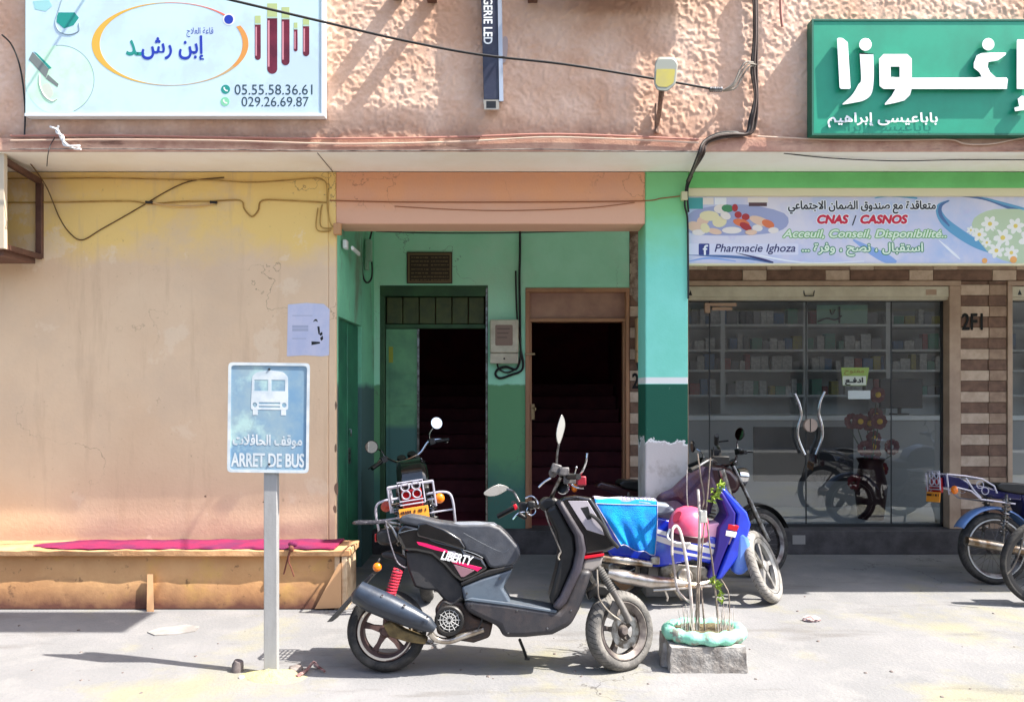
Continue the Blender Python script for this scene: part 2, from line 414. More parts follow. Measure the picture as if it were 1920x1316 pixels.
layer(M_corn, (104, 74, 62), nmask(5, .58, .7, .7, 6, (.4, 1, 2)))
b = MB(); b.box(-11, 11, U - .012, U + .3, Z1, Z1 + .1); b.build('plaster_band', M_corn, bld, bevel=.006)
M_soff = mat('cream_soffit_paint', (252, 250, 238), .8, second=(246, 240, 222), scale=1.4, bump=.15, thr=(.42, .65))
b = MB(); b.box(-11, 11, U + .3, 8.4, Z1 + .002, Z1 + .2); b.box(-11, 11, U + .0, U + .3, Z1 - .004, Z1 - .0005); b.build('soffit', M_soff, bld)
b = MB(); b.box(-11, 11, 8.4, 11.6, Z1 + .002, 6.6); b.box(-11, 11, U + .3, 8.4, Z1 + .2, 6.6); b.build('upper_floor', M_tan, bld)
b = MB(); b.box(-1.425, -1.419, U + .01, W, Z1 - .006, Z1 - .0045); b.build('joint', mat('dark_joint', (70, 52, 46), .9), bld)
# left street wall
M_beige = mat('ochre_peach_wall', (230, 200, 164), .88, second=(222, 190, 154), scale=.9, bump=.22, bscale=34, thr=(.4, .62))
layer(M_beige, (238, 202, 124), zmask(2.62, 2.86, .55, 2.2, 5))  # yellower towards the top: warm soffit bounce put into the wall colour
layer(M_beige, (218, 190, 158), nmask(1.1, .52, .66, .7, 14))
layer(M_beige, (150, 118, 92), nmask(24, .66, .74, .5, 8))
layer(M_beige, (196, 164, 138), zmask(.62, .48, .2, 3)); layer(M_beige, (120, 92, 72), crackmask(.9, .0024, 7, .6)); layer(M_beige, (204, 172, 138), nmask(3.2, .56, .68, .4, 19, (2.2, 1, .25))); layer(M_beige, (236, 214, 184), nmask(1.5, .6, .63, .45, 27))
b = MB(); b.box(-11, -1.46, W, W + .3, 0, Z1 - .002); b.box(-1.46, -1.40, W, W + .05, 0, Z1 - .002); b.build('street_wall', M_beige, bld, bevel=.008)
M_chip = mat('flaked_plaster', (130, 104, 84), .9)
b = MB()
for px, py, rx, ry in ((629, 840, 3, 10), (631, 915, 4, 14), (628, 955, 4, 9), (630, 760, 2, 8), (498, 941, 6, 2), (385, 930, 3, 2)):
    b.pix(smooth2([(px + rx * random.uniform(.6, 1.2) * math.cos(a), py + ry * random.uniform(.6, 1.2) * math.sin(a)) for a in np.arange(0, 6.28, .9)], 2), W, .0015)
b.build('flaked_patch', M_chip, bld)
M_peach = mat('peach_beam_paint', (232, 168, 126), .85, second=(224, 166, 134), scale=1.6, bump=.2, bscale=50, thr=(.4, .6))
layer(M_peach, (150, 98, 72), crackmask(1.1, .003, 2, .5)); layer(M_peach, (226, 176, 146), zmask(3.16, 3.06, .12, 4))
LB = EYE + (HY - 420) * W / F
b = MB(); b.box(-1.40, 1.06, W + .002, W + .3, LB, Z1 - .002); b.build('beam', M_peach, bld, bevel=.008)
M_mint = mat('mint_pillar_paint', (138, 228, 208), .7, second=(128, 220, 196), scale=2, bump=.15, bscale=60)
layer(M_mint, (130, 206, 140), zmask(2.6, 3.1, .5, 3))
layer(M_mint, (236, 238, 232), bandmask(1.693, 1.743))
layer(M_mint, (0, 86, 66), zmask(1.693, 1.69))
layer(M_mint, (226, 228, 226), zmask(1.235, 1.23, .34, 7, 8)); layer(M_mint, (190, 186, 182), zmask(1.215, 1.205, .34, 7, 8)); layer(M_mint, (150, 142, 132), lambda nt, L, pos: (lambda a, b, m: (L(a, m.inputs[0]), L(b, m.inputs[1]), m.outputs[0])[2])(zmask(1.10, 1.04, .3, 6, 6)(nt, L, pos), nmask(6, .5, .62, .6, 33)(nt, L, pos), nd(nt, 'ShaderNodeMath', operation='MULTIPLY')))
layer(M_mint, (170, 196, 186), nmask(34, .69, .72, .7, 3))
b = MB(); b.box(1.06, 1.40, W - .004, W + .36, 0, Z1 - .002); b.build('pillar', M_mint, bld, bevel=.01)
M_glin = mat('green_beam_paint', (118, 206, 122), .75, second=(108, 190, 110), scale=2, bump=.15)
b = MB(); b.box(1.40, 11, W + .002, W + .25, EYE + (HY - 352) * W / F, Z1 - .002); b.build('beam', M_glin, bld, bevel=.006)
# side wall of the recess with a narrow green door
M_green = mat('green_recess_paint', (172, 234, 200), .8, second=(160, 226, 188), scale=1.7, bump=.2, bscale=40, thr=(.4, .62))
layer(M_green, (184, 226, 196), nmask(1.3, .5, .7, .7, 11))
layer(M_green, (104, 158, 110), zmask(1.71, 1.69, .05, 9))
layer(M_green, (76, 120, 106), zmask(1.0, .7, .5, 2))
layer(M_green, (96, 110, 92), crackmask(1.2, .003, 9, .6)); layer(M_green, (140, 150, 120), nmask(26, .68, .74, .6, 3))
M_gside = mat('grimy_green_paint', (128, 206, 164), .8, second=(116, 190, 152), scale=1.7, bump=.25, bscale=40)
layer(M_gside, (112, 124, 102), nmask(2.2, .52, .66, .8, 21, (1, 1, .5)))
layer(M_gside, (70, 100, 98), zmask(1.72, 1.66, .1, 6))
dz = 2.24
b = MB(); b.box(-1.7, -1.46, W + .3, D + .2, 0, Z1 - .002)
b.box(-1.46, -1.40, W + .05, 6.24, 0, Z1 - .002); b.box(-1.46, -1.40, 6.24, 7.2, dz, Z1 - .002); b.box(-1.46, -1.40, 7.2, D, 0, Z1 - .002)
b.build('recess_side_wall', M_gside, bld, bevel=.004)
sd = MB(); sd.box(-1.455, -1.435, 6.25, 6.72, .05, dz - .01); sd.box(-1.455, -1.432, 6.74, 7.19, .05, dz - .01)
sdo = sd.build('side_door', mat('green_metal_door', (50, 120, 88), .5, second=(40, 98, 76), scale=4), bld, bevel=.004)
b = MB(); b.box(-1.432, -1.415, 6.76, 6.79, 1.0, 1.14); b.tube([(-1.43, 6.775, 1.3), (-1.41, 6.775, 1.3), (-1.41, 6.775, 1.24)], .006); b.build('door_handle', M_steel, sdo)
# recessed back wall
k = D / F
def DX(px): return (px - CX) * k
def DZ(py): return EYE - (py - HY) * k
Lx0, Lx1, Lz = DX(712), DX(915), DZ(535); Rx0, Rx1, Rz = DX(985), DX(1180), DZ(540); FL = .24
b = MB(); T = D + .2
b.box(-1.46, Lx0, D, T, 0, Z1 - .002); b.box(Lx1, Rx0, D, T, 0, Z1 - .002)
b.box(Lx0, Lx1, D, T, Lz, Z1 - .002); b.box(Rx0, Rx1, D, T, Rz, Z1 - .002); b.build('recess_wall', M_green, bld)
M_tile_b = mat('cladding_mortar', (96, 80, 66), .9)
b = MB(); SX0, SX1 = 1.74, DX(1800); CX1 = DX(1888); SZ = DZ(527)
b.box(Rx1, SX0, D + .012, T, 0, Z1 - .002); b.box(SX0, SX1, D + .012, T, SZ, Z1 - .002); b.box(SX1, CX1, D + .012, T, 0, Z1 - .002)
b.box(CX1, 8.6, D + .012, T, SZ, Z1 - .002); b.box(8.6, 9, D + .012, T, 0, Z1 - .002)
tw = b.build('clad_wall', M_tile_b, bld)
T1 = mat('pale_stone_tile', (206, 182, 158), .7, second=(188, 162, 138), scale=14, bump=.3, bscale=60)
T2 = mat('brown_stone_tile', (128, 96, 76), .7, second=(106, 78, 62), scale=14, bump=.3, bscale=60)
T3 = mat('tan_stone_tile', (170, 142, 118), .7, second=(150, 122, 100), scale=14, bump=.3, bscale=60)
b = MB(); rh = .1085
def tiles(x0, x1, z0, z1, seed):
    rr_ = random.Random(seed); z = z0; r_ = 0
    while z < z1 - .01:
        h_ = min(rh, z1 - z); x = x0
        first = True
        while x < x1 - .01:
            if x1 - x0 < .7: wdt = (x1 - x0) * (.62 if r_ % 2 == 0 else .6) if first else 9
            else: wdt = rr_.choice((.6, .245)) if False else ((.60, .245)[(len(b.f) // 6) % 2])
            x2 = min(x + wdt, x1)
            if x1 - x0 < .7: t_ = (0 if first else 2) if r_ % 2 == 0 else 1
            else: t_ = 1 if wdt > .4 else 0
            if x1 - x0 >= .7 and r_ % 2 == 1: t_ = 2 if wdt > .4 else 0
            b.m(t_).box(x + .002, x2 - .002, D - rr_.choice((0, .003, .006)), D + .012, z + .002, z + h_ - .002)
            x = x2; first = False
        z += h_; r_ += 1
tiles(Rx1 + .004, SX0 - .004, .0, Z1 - .01, 1); tiles(SX1 + .004, CX1 - .004, .0, SZ + rh * 0, 2); tiles(SX0 + .0, 8.6, SZ + .004, Z1 - .01, 3)
b.build('stone_cladding', [T1, T2, T3], tw, bevel=.003, seg=1, smooth=False)
b = MB(); b.pix(smooth2([(1180, 458), (1190, 440), (1203, 446), (1209, 470), (1208, 520), (1200, 560), (1192, 565), (1180, 540), (1184, 500)], 3), D - .008, .006); b.build('bare_plaster', mat('bare_rough_plaster', (170, 152, 134), .9, second=(120, 100, 86), scale=16, bump=1, bscale=40), tw)
M_step = mat('dark_step_stone', (82, 78, 78), .75, second=(62, 58, 58), scale=5, bump=.25)
b = MB(); b.box(-1.40, 9, 7.74, D + .19, 0, FL); b.build('step', M_step, bld, bevel=.008)
b = MB(); b.box(1.9, 1.97, 7.732, 7.7385, .13, .2); b.pix(rect(1486, 1003, 1510, 1020), 7.739, .003); b.build('drain_cover', mat('grey_plate', (150, 146, 140), .6), bld)
# rooms behind the two doors
M_hall = mat('dark_hall_paint', (120, 36, 48), .9, second=(104, 32, 44), scale=3)
b = MB(); y0, y1 = T, 11.4
b.box(-1.7, -1.46, y0 - .0, y1, 0, Z1); b.box(-1.46, 1.42, y0, y1, 0, FL - .002); b.box(1.42, 1.6, y0, y1, 0, Z1); b.box(-1.46, 1.42, y1, y1 + .15, 0, Z1)
b.box(-.1, 0.02, y0, y1, FL, Z1 - .0); b.build('hall', M_hall, bld)
M_stair = mat('hall_stair', (104, 42, 48), .8, second=(88, 34, 42), scale=5)
b = MB()
for i in range(9): b.box(.06, 1.40, 8.5 + i * .27, 8.5 + (i + 1) * .27 if i < 8 else 11.38, FL, FL + .165 * (i + 1))
for i in range(9): b.box(-1.44, -.12, 8.9 + i * .27, 8.9 + (i + 1) * .27 if i < 8 else 11.38, FL, FL + .165 * (i + 1))
b.build('stair', M_stair, bld, bevel=.006)
# left green door
M_dgreen = mat('dark_green_frame', (54, 88, 54), .6, second=(42, 70, 46), scale=4)
M_leaf = mat('green_leaf_paint', (108, 160, 116), .6, second=(86, 132, 100), scale=3); layer(M_leaf, (72, 112, 104), zmask(1.3, 1.24, .04, 6))
b = MB(); fy0, fy1 = D + .05, D + .13
b.box(Lx0, Lx1, D + .01, fy1, DZ(555), Lz); b.box(Lx0, DX(721), D + .01, fy1, FL, DZ(555)); b.box(DX(910), Lx1, D + .01, fy1, FL, DZ(555)); b.box(DX(721), DX(910), fy0, fy1, DZ(615), DZ(607))
dl = b.build('door', M_dgreen, bld, bevel=.004)
b = MB()
for i in range(6):
    x0 = 723 + i * 31; b.box(DX(x0), DX(min(x0 + 29.5, 909)), fy0 + .02, fy1 - .01, DZ(606), DZ(556))
b.build('transom', mat('olive_glass_block', (78, 84, 46), .6, second=(62, 70, 42), scale=12), dl, bevel=.006)
b = MB(); b.box(DX(722), DX(783), fy0 + .01, fy1, FL + .01, DZ(616)); b.m(1)
b.box(DX(730), DX(776), fy0, fy0 + .012, DZ(700), DZ(632)); b.box(DX(730), DX(776), fy0, fy0 + .012, DZ(760), DZ(706)); b.box(DX(730), DX(776), fy0, fy0 + .012, DZ(960), DZ(772))
b.m(2).box(DX(781), DX(785), fy0 - .004, fy0 + .012, FL + .01, DZ(616)); b.m(3).pix(rect(729, 650, 737, 680), fy0 - .0, .002)
b.build('leaf', [M_leaf, M_leaf, M_steel, mat('faded_yellow_sticker', (150, 150, 50), .7)], dl, bevel=.003)
b = MB(); b.box(DX(911), DX(914), D - .012, D + .01, FL, DZ(540)); b.tube([P(834, 829, D + .05), P(839, 829, D + .02)], .008); b.build('door_handle', M_steel, dl)
# right brown door
M_wood = mat('pale_wood_frame', (176, 128, 92), .6, second=(150, 104, 76), scale=3, bump=.1, streak=True)
M_wood2 = mat('brown_transom_board', (176, 136, 112), .6, second=(156, 116, 98), scale=4)
b = MB(); b.box(Rx0, Rx1, D - .015, fy1, DZ(548), Rz); b.box(Rx0, DX(993), D - .015, fy1, FL, DZ(548)); b.box(DX(1173), Rx1, D - .015, fy1, FL, DZ(548)); b.box(DX(993), DX(1173), D + .005, fy1, DZ(603), DZ(597))
b.box(DX(993), DX(997), D + .02, fy1, FL, DZ(603)); b.box(DX(1169), DX(1173), D + .02, fy1, FL, DZ(603))
dr = b.build('door', M_wood, bld, bevel=.004)
b = MB(); b.box(DX(993), DX(1173), D + .05, fy1 - .01, DZ(597), DZ(548)); b.build('transom', M_wood2, dr)
b = MB(); b.rbox(P(999, 772, D + .01), (.035, .02, .16)); b.tube([P(999, 765, D), P(1004, 765, D - .05), P(1004, 770, D - .05)], .007); b.box(DX(984), DX(1003), D - .03, D - .015, DZ(666), DZ(662)); b.build('door_lock', mat('brass_lock', (150, 126, 92), .4, .6), dr, bevel=.003)
b = MB(); b.tube([(0.05, 8.3, 1.0), (.05, 9.2, 1.35), (.05, 10.4, 1.8)], .025); b.build('hand_rail', M_wood2, bld)

# ------------------------------------------------------------------ pharmacy shopfront
M_shut = mat('cream_shutter_paint', (214, 206, 180), .5, second=(198, 188, 162), scale=5)
M_trim = mat('beige_shop_trim', (188, 160, 134), .5, second=(168, 140, 116), scale=4)
M_glass = bpy.data.materials.new('shop_glass'); M_glass.use_nodes = True
nt = M_glass.node_tree; nt.nodes.clear(); out = nd(nt, 'ShaderNodeOutputMaterial'); tr = nd(nt, 'ShaderNodeBsdfTransparent'); tr.inputs[0].default_value = (.95, .97, .965, 1)
gl = nd(nt, 'ShaderNodeBsdfGlossy'); gl.inputs['Roughness'].default_value = .015; gl.inputs[0].default_value = (.9, .93, .93, 1)
fr = nd(nt, 'ShaderNodeFresnel', IOR=1.5); ma = nd(nt, 'ShaderNodeMath', operation='MULTIPLY_ADD'); ma.inputs[1].default_value = 1.6; ma.inputs[2].default_value = .06
mx = nd(nt, 'ShaderNodeMixShader'); L = nt.links.new; L(fr.outputs[0], ma.inputs[0]); L(ma.outputs[0], mx.inputs[0]); L(tr.outputs[0], mx.inputs[1]); L(gl.outputs[0], mx.inputs[2]); L(mx.outputs[0], out.inputs[0])
def shopfront(x0, x1, seams, full):
    zt = DZ(562)
    b = MB(); b.box(x0, x1, D - .02, D + .1, DZ(536), SZ); b.box(x1 - .115, x1, D - .015, D + .12, FL, DZ(536)); b.box(x0, x0 + .05, D - .015, D + .12, FL, DZ(536))
    s_ = b.build('shopfront', M_trim, bld, bevel=.004)
    b = MB(); b.box(x0 + .05, x1 - .115, D - .005, D + .11, DZ(557), DZ(537)); b.box(x0 + .05, x1 - .115, D + .01, D + .12, zt, DZ(557)); b.build('shutter_box', M_shut, s_, bevel=.004)
    b = MB(); gx0, gx1 = x0 + .05, x1 - .115
    b.add([(gx0, D + .125, FL), (gx1, D + .125, FL), (gx1, D + .125, zt), (gx0, D + .125, zt)], [(0, 1, 2, 3)]); b.build('glass_pane', M_glass, s_, smooth=False)
    b = MB()
    for px in seams: b.box(DX(px) - .006, DX(px) + .006, D + .119, D + .124, FL, zt - .01)
    b.box(gx1 - .02, gx1, D + .10, D + .124, FL, zt); b.box(gx0, gx1, D + .10, D + .124, zt - .012, zt); b.box(gx0, gx1, D + .10, D + .124, FL, FL + .03)
    b.build('glass_edge', mat('dark_glass_edge', (44, 46, 46), .4), s_)
    return s_
sf = shopfront(SX0, SX1, (1336, 1520, 1682), True)
shopfront(CX1, 8.6, (1990, 2110), True)
b = MB(); yv = D + .0
b.tube([P(1507, 545, yv), P(1509, 555, yv - .02), P(1525, 555, yv - .02), P(1527, 545, yv)], .007); b.build('shutter_handle', M_steel, sf)
b = MB(); b.pix(rect(1736, 543, 1756, 553), D - .006, .004); b.build('maker_plate', M_trim, sf)
b = MB(); b.pix([(1291, 554), (1298, 554), (1294.5, 544)], D - .006, .003); b.pix([(1908, 553), (1916, 553), (1912, 543)], D - .006, .003); b.build('triangle_mark', M_black, sf)
b = MB(); b.box(DX(1326), DX(1386), D + .09, D + .117, DZ(572), DZ(566)); b.box(DX(1326), DX(1336), D + .09, D + .117, DZ(585), DZ(572)); b.box(DX(1340), DX(1378), D + .09, D + .117, DZ(580), DZ(574)); b.build('door_bracket', mat('beige_metal', (190, 158, 132), .5), sf, bevel=.003)
for pts in ([(1490, 738), (1498, 757), (1502, 778), (1496, 800), (1496, 820), (1504, 842), (1509, 852)], [(1546, 734), (1538, 752), (1535, 775), (1541, 798), (1541, 820), (1533, 842), (1529, 852)]):
    b = MB(); b.tube([P(x, y, D + .06) for x, y in pts], .016, 10, smooth=5)
    for i in (1, -2): p = P(*pts[i], D + .06); b.tube([p, p + Vector((0, .06, 0))], .009)
    b.build('door_pull', M_chrome, sf)
b = MB(); b.lathe([(.001, -.02), (.066, -.02), (.07, -.012), (.07, .018)], P(1519.5, 797, D + .1), (0, 1, 0), 28); b.m(1).rbox(P(1519.5, 797, D + .078), (.008, .006, .13)); b.m(2).pix(rect(1511, 793, 1516, 802), D + .082, .004); b.build('glass_lock', [mat('beige_lock_disc', (206, 180, 160), .4), M_cable, M_steel], sf)
# stickers on the glass
st1 = MB(); st1.pix([(1577, 689), (1630, 689), (1624, 723), (1580, 723)], D + .118, .002); st1.m(1).pix(rect(1580, 705, 1624, 722), D + .115, .002)
s1 = st1.build('sticker', [mat('green_sticker', (150, 176, 86), .5), mat('pale_sticker', (206, 212, 196), .5)]); tag(s1, 'yellow-green push sticker with black word on the glass shop door', 'sticker', )
text(arabic('ادفـع'), (1585, 708, 1618, 722), D + .11, M_black, s1, fat=.5)
text(arabic('مفتوح'), (1583, 692, 1620, 703), D + .115, mat('red_brown_letter', (140, 96, 50), .5), s1)
s2 = MB().pix(rect(1590, 732, 1632, 748), D + .118, .002).build('sticker', mat('white_sticker', (205, 212, 208), .5)); tag(s2, 'blank white strip stuck on the glass below the push sticker', 'sticker')
# pharmacy interior
M_shopw = mat('shop_interior_white', (228, 230, 228), .8, var=.1, scale=2)
b = MB(); ix0, ix1, iy1 = 1.62, 9, 11.3
b.box(ix0 - .02, ix0, T, iy1, 0, Z1); b.box(ix1, ix1 + .1, T, iy1, 0, Z1); b.box(ix0, ix1, iy1, iy1 + .1, 0, Z1); b.box(ix0, ix1, T, iy1, 0, FL - .003); b.box(ix0, ix1, T, iy1, 3.1, 3.2)
b.build('shop_room', M_shopw, bld)
SY = 10.75
shelf = thing('shelf_unit', 'long grey shelf unit of medicines at the back of the pharmacy', 'shelves', (4.8, SY, FL))
M_shelf = mat('grey_shelf', (222, 224, 222), .6)
lv = [EYE - (y - HY) * SY / F for y in (608, 655, 693, 740)]
for i, z in enumerate(lv): MB().box(ix0 + .1, ix1 - .1, SY - .02, iy1 - .02, z - .03, z).build('shelf', M_shelf, shelf)
b = MB()
for i in range(7): x = 1.78 + i * 1.15; b.box(x - .03, x + .03, SY + .0, iy1 - .02, FL, 3.05)
b.build('upright', M_shelf, shelf)
b = MB(); b.box(ix0 + .1, ix1 - .1, SY - .02, iy1 - .02, FL, 1.1); b.build('drawer_bank', M_shelf, shelf)
pal = [('white', (210, 212, 208)), ('grey', (120, 122, 124)), ('green', (60, 140, 110)), ('yellow', (170, 160, 60)), ('red', (150, 50, 44)), ('blue', (70, 110, 160)), ('dark', (50, 50, 54))]
protos = {}
for i, z in enumerate(lv):
    x = 2.4; rr_ = random.Random(30 + i)
    while x < 6.9:
        nm, rgb = pal[rr_.choice((0, 0, 0, 1, 1, 2, 3, 4, 5, 6))]; wd = rr_.choice((.07, .10, .14)); ht = rr_.choice((.12, .16, .19, .22))
        if abs(((x - 1.78) % 1.15)) < .06 or abs(((x + wd - 1.78) % 1.15)) < .06: x += .08; continue
        key = (nm, wd, ht)
        if key in protos: o = protos[key].copy(); COL.objects.link(o)
        else:
            o = MB().box(-wd / 2, wd / 2, -.05, .05, 0, ht).build('medicine_box', mat('carton_' + nm, tuple(int(v * .7 + 48) for v in rgb), .6, second=tuple(int(v * .5 + 70) for v in rgb), scale=22, thr=(.46, .54)), bevel=.003, seg=1); protos[key] = o
        o.location = (x + wd / 2, SY + .1, z + .0005); tag(o, f'{nm} medicine box on the {("top", "second", "third", "lowest")[i]} shelf behind the pharmacy glass', 'medicine box', 'medicine boxes on the pharmacy shelves')
        x += wd + rr_.choice((.004, .008, .012, .05))
ct = thing('counter', 'pale pharmacy counter with dark front panel behind the glass door', 'counter', (4, 9.4, FL))
MB().box(2.0, 6.6, 9.25, 9.75, 1.28, 1.34).build('counter_top', M_shelf, ct, bevel=.01); MB().box(2.05, 6.55, 9.3, 9.7, FL, 1.28).build('cabinet', mat('counter_front', (150, 150, 148), .5), ct)
MB().box(2.9, 4.1, 9.285, 9.298, .55, 1.2).build('front_panel', mat('dark_counter_panel', (46, 46, 48), .4), ct)
scr = thing('computer_monitor', 'dark computer monitor standing on the pharmacy counter', 'monitor', (4.75, 9.5, 1.34))
MB().box(4.5, 5.02, 9.45, 9.49, 1.42, 1.78).build('screen', M_black, scr, bevel=.008); MB().box(4.68, 4.84, 9.42, 9.6, 1.34, 1.355).box(4.74, 4.78, 9.49, 9.51, 1.355, 1.5).build('stand', M_black, scr)
# tall vase of red artificial flowers with yellow hearts
vs_ = thing('flower_stand', 'tall spray of dark red artificial flowers with yellow hearts inside the glass door', 'artificial flowers', (3.92, 8.45, FL))
b = MB(); b.lathe([(.001, 0), (.13, 0), (.17, .35), (.12, .6), (.15, .66), (.14, .655), (.11, .6)], (3.92, 8.45, FL), (0, 0, 1), 20); b.build('vase', mat('maroon_vase', (50, 14, 18), .5), vs_)
hd = MB(); yl = MB(); stm = MB()
for i in range(18):
    a = random.uniform(0, 6.28); rr_ = random.uniform(.0, .3); z = random.uniform(.55, 1.45); c = Vector((3.95 + rr_ * math.cos(a), 8.45 + rr_ * .6 * math.sin(a), z))
    if i == 0: c = P(1645, 740, 8.3)
    if i == 1: c = P(1648, 790, 8.3)
    if i == 2: c = P(1612, 790, 8.35)
    stm.tube([(3.92, 8.45, .8), c + Vector((0, .03, -.1)), c + Vector((0, .03, 0))], .006, 5)
    for j in range(9):
        g_ = 2 * math.pi * j / 9; hd.ball(c + Vector((math.cos(g_) * .055, random.uniform(-.01, .01), math.sin(g_) * .055)), .035, 6, 4, (1, .35, 1))
    if i < 12: yl.ball(c + Vector((0, -.02, 0)), .032, 8, 6, (1, .6, 1))
stm.build('stem', mat('dark_leaf_stem', (40, 62, 36), .6), vs_); hd.build('petals', mat('dark_red_petals', (96, 8, 20), .7), vs_); yl.build('flower_heart', mat('yellow_flower_heart', (220, 170, 20), .7), vs_)
cal = thing('wall_sign', 'pale green calligraphy plaque above the shelves inside the pharmacy', 'sign', (4.2, 10.6, 2.6))
MB().pix(rect(1531, 572, 1625, 607), 10.6, .02).build('board', mat('pale_green_board', (150, 190, 170), .6), cal)
MB().tube([P(1534, 603, 10.56), P(1550, 597, 10.56), P(1566, 600, 10.56), P(1578, 592, 10.56)], .012, 6, 4).tube([P(1574, 575, 10.56), P(1574, 606, 10.56)], .012, 6).tube([P(1556, 580, 10.56), P(1560, 590, 10.56), P(1566, 580, 10.56)], .008, 6, 3).build('lettering', M_black, cal)

# ================================================================== SIGNS
# white clinic sign box on the left
YS = U - .07
ws = thing('shop_sign', 'pale blue clinic sign with gold ring and blood tubes above the ochre wall', 'sign', tuple(P(325, 212, YS)))
M_ws = mat('pale_blue_panel', (196, 222, 228), .38, second=(188, 208, 222), scale=2, thr=(.45, .55)); layer(M_ws, (206, 238, 200), zmask(-1.0, -1.4, .5, 1.5, axis='X'))
b = MB(); p0 = P(47, 0, YS); p1 = P(603, 213, YS); b.box(p0.x, p1.x, YS, U - .004, p1.z, p0.z + .55); b.build('panel', M_ws, ws, bevel=.004)
M_sfr = mat('white_sign_frame', (222, 226, 228), .4)
b = MB(); b.box(p1.x, p1.x + .022, YS - .006, U - .004, p1.z - .02, p0.z + .55); b.box(p0.x, p1.x, YS - .006, U - .004, p1.z - .02, p1.z); b.build('frame', M_sfr, ws)
YF = YS
M_gold = mat('gold_ring', (216, 170, 64), .5); M_salm = mat('salmon_ring', (222, 116, 96), .5); M_oran = mat('amber_ring', (214, 146, 70), .5); M_tanr = mat('faded_gold_ring', (196, 160, 110), .5)
b = MB(); n = 96
for i in range(n):
    def rp(t, o_): 
        a = 2 * math.pi * t; th = 2 + 9 * (0.5 + 0.5 * math.cos(2 * a)) ** 1.2
        th = th + (4 if math.cos(a) < 0 else 1.5) * abs(math.cos(a))
        rx, ry = (147, 78) if o_ else (147 - th, 78 - th * .45)
        return (319 + rx * math.cos(a) + (0 if o_ else (1.5 if math.cos(a) > 0 else 0)), 83 - ry * math.sin(a))
    t0, t1 = i / n, (i + 1) / n; deg = 360 * (t0 + t1) / 2
    if 27 < deg < 46: continue
    b.m(1 if 46 <= deg < 95 else 2 if deg <= 27 or deg > 325 else 0 if 100 < deg < 250 else 3)
    b.pix([rp(t0, 1), rp(t1, 1), rp(t1, 0), rp(t0, 0)], YF, .003)
b.build('ring_emblem', [M_gold, M_salm, M_oran, M_tanr], ws, smooth=False)
M_dblue = mat('deep_blue', (26, 52, 166), .45); M_teal = mat('teal_green', (28, 140, 128), .45); M_bt = mat('blood_tube', (116, 34, 52), .3, second=(90, 22, 40), scale=8)
b = MB(); b.pix(circ(429, 37, 11), YF, .003); b.m(1).pix(circ(429, 37, 8.5), YF - .00105, .002); b.build('blue_dot', [M_white, M_dblue], ws)
text(arabic('إبن رش'), (266, 68, 382, 115), YF, M_dblue, ws, proud=.004, fat=.8)
text(arabic('ـد'), (237, 76, 270, 104), YF, M_teal, ws, proud=.0035, fat=.8)
text(arabic('قاعة العلاج'), (350, 52, 400, 70), YF, M_dblue, ws, proud=.003)
M_dig = mat('dark_sign_print', (40, 62, 72), .5)
text('05.55.58.36.61', (440, 159, 586, 178), YF, M_dig, ws, proud=.003); text('029.26.69.87', (453, 182, 579, 200), YF, M_dig, ws, proud=.003)
for (x, y, m_) in ((423, 168, M_teal), (422, 191, mat('light_green_icon', (128, 200, 160), .5))):
    b = MB(); b.pix(circ(x, y, 8.5), YF, .003); b.m(1).pix([(x - 4, y - 4), (x - 1.5, y - 4), (x - 1, y - 1), (x + 1, y + 1), (x + 4, y + 1.5), (x + 4, y + 4), (x, y + 3.5), (x - 3.5, y)], YF - .00105, .002); b.build('phone_icon', [m_, M_white], ws)
for (x0, x1, ya, yb, yc) in ((478, 489, 30, 47, 113), (501, 520, 7, 35, 139), (528, 543, 14, 37, 123), (551, 558, 43, 56, 97), (568, 580, 36, 50, 106)):
    b = MB(); xm = (x0 + x1) / 2; r_ = (x1 - x0) / 2
    b.pix([(x0, yb), (x1, yb), (x1, yc - r_)] + [(xm + r_ * math.cos(a), yc - r_ + r_ * math.sin(a)) for a in np.linspace(.2, 2.94, 8)] + [(x0, yc - r_)], YF, .003)
    b.m(1).pix(rect(x0, ya, x1, yb - 3), YF, .003); b.m(2).pix(rect(x0 + 1, yb + 4, x0 + 2.5 + r_ * .2, yc - r_ * 1.4), YF - .00105, .0015); b.m(3).pix(rect(x0 - .5, yb - 3, x1 + .5, yb), YF, .0025)
    b.build('tube_picture', [M_bt, mat('tube_cap', (176, 190, 130), .5), mat('tube_shine', (206, 140, 150), .4), mat('tube_rim', (170, 196, 180), .4)], ws)
M_line = mat('thin_grey_print', (130, 150, 160), .5); M_dteal = mat('dark_teal_print', (56, 130, 120), .5); M_gprint = mat('grey_print', (116, 122, 118), .5); M_pale = mat('pale_green_print', (190, 232, 196), .5, second=(206, 238, 224), scale=5)
b = MB(); cc = [(x, y) for x, y in circ(112, 150, 65, 60)]
cc = [(max(48, x), min(y, 211)) for x, y in cc]; b.pix(cc, YF, .0015); b.m(1)
for i in range(44, 76):
    a0, a1 = 2 * math.pi * (i % 60) / 60, 2 * math.pi * ((i % 60) + 1) / 60
    q = [(112 + 65 * math.cos(a0), 150 + 65 * math.sin(a0)), (112 + 65 * math.cos(a1), 150 + 65 * math.sin(a1)), (112 + 64 * math.cos(a1), 150 + 64 * math.sin(a1)), (112 + 64 * math.cos(a0), 150 + 64 * math.sin(a0))]
    if all(x > 48 and y < 211 for x, y in q): b.pix(q, YF, .003)
b.build('round_picture', [M_pale, M_line], ws, smooth=False)
b = MB(); b.m(0).pix([(54, 112), (61, 98), (92, 130), (86, 147)], YF - .0005, .003); b.m(1).pix([(63, 97), (70, 101), (97, 128), (92, 130)], YF - .0005, .003); b.m(0).pix([(90, 140), (110, 158), (108, 164), (86, 148)], YF - .0005, .003)
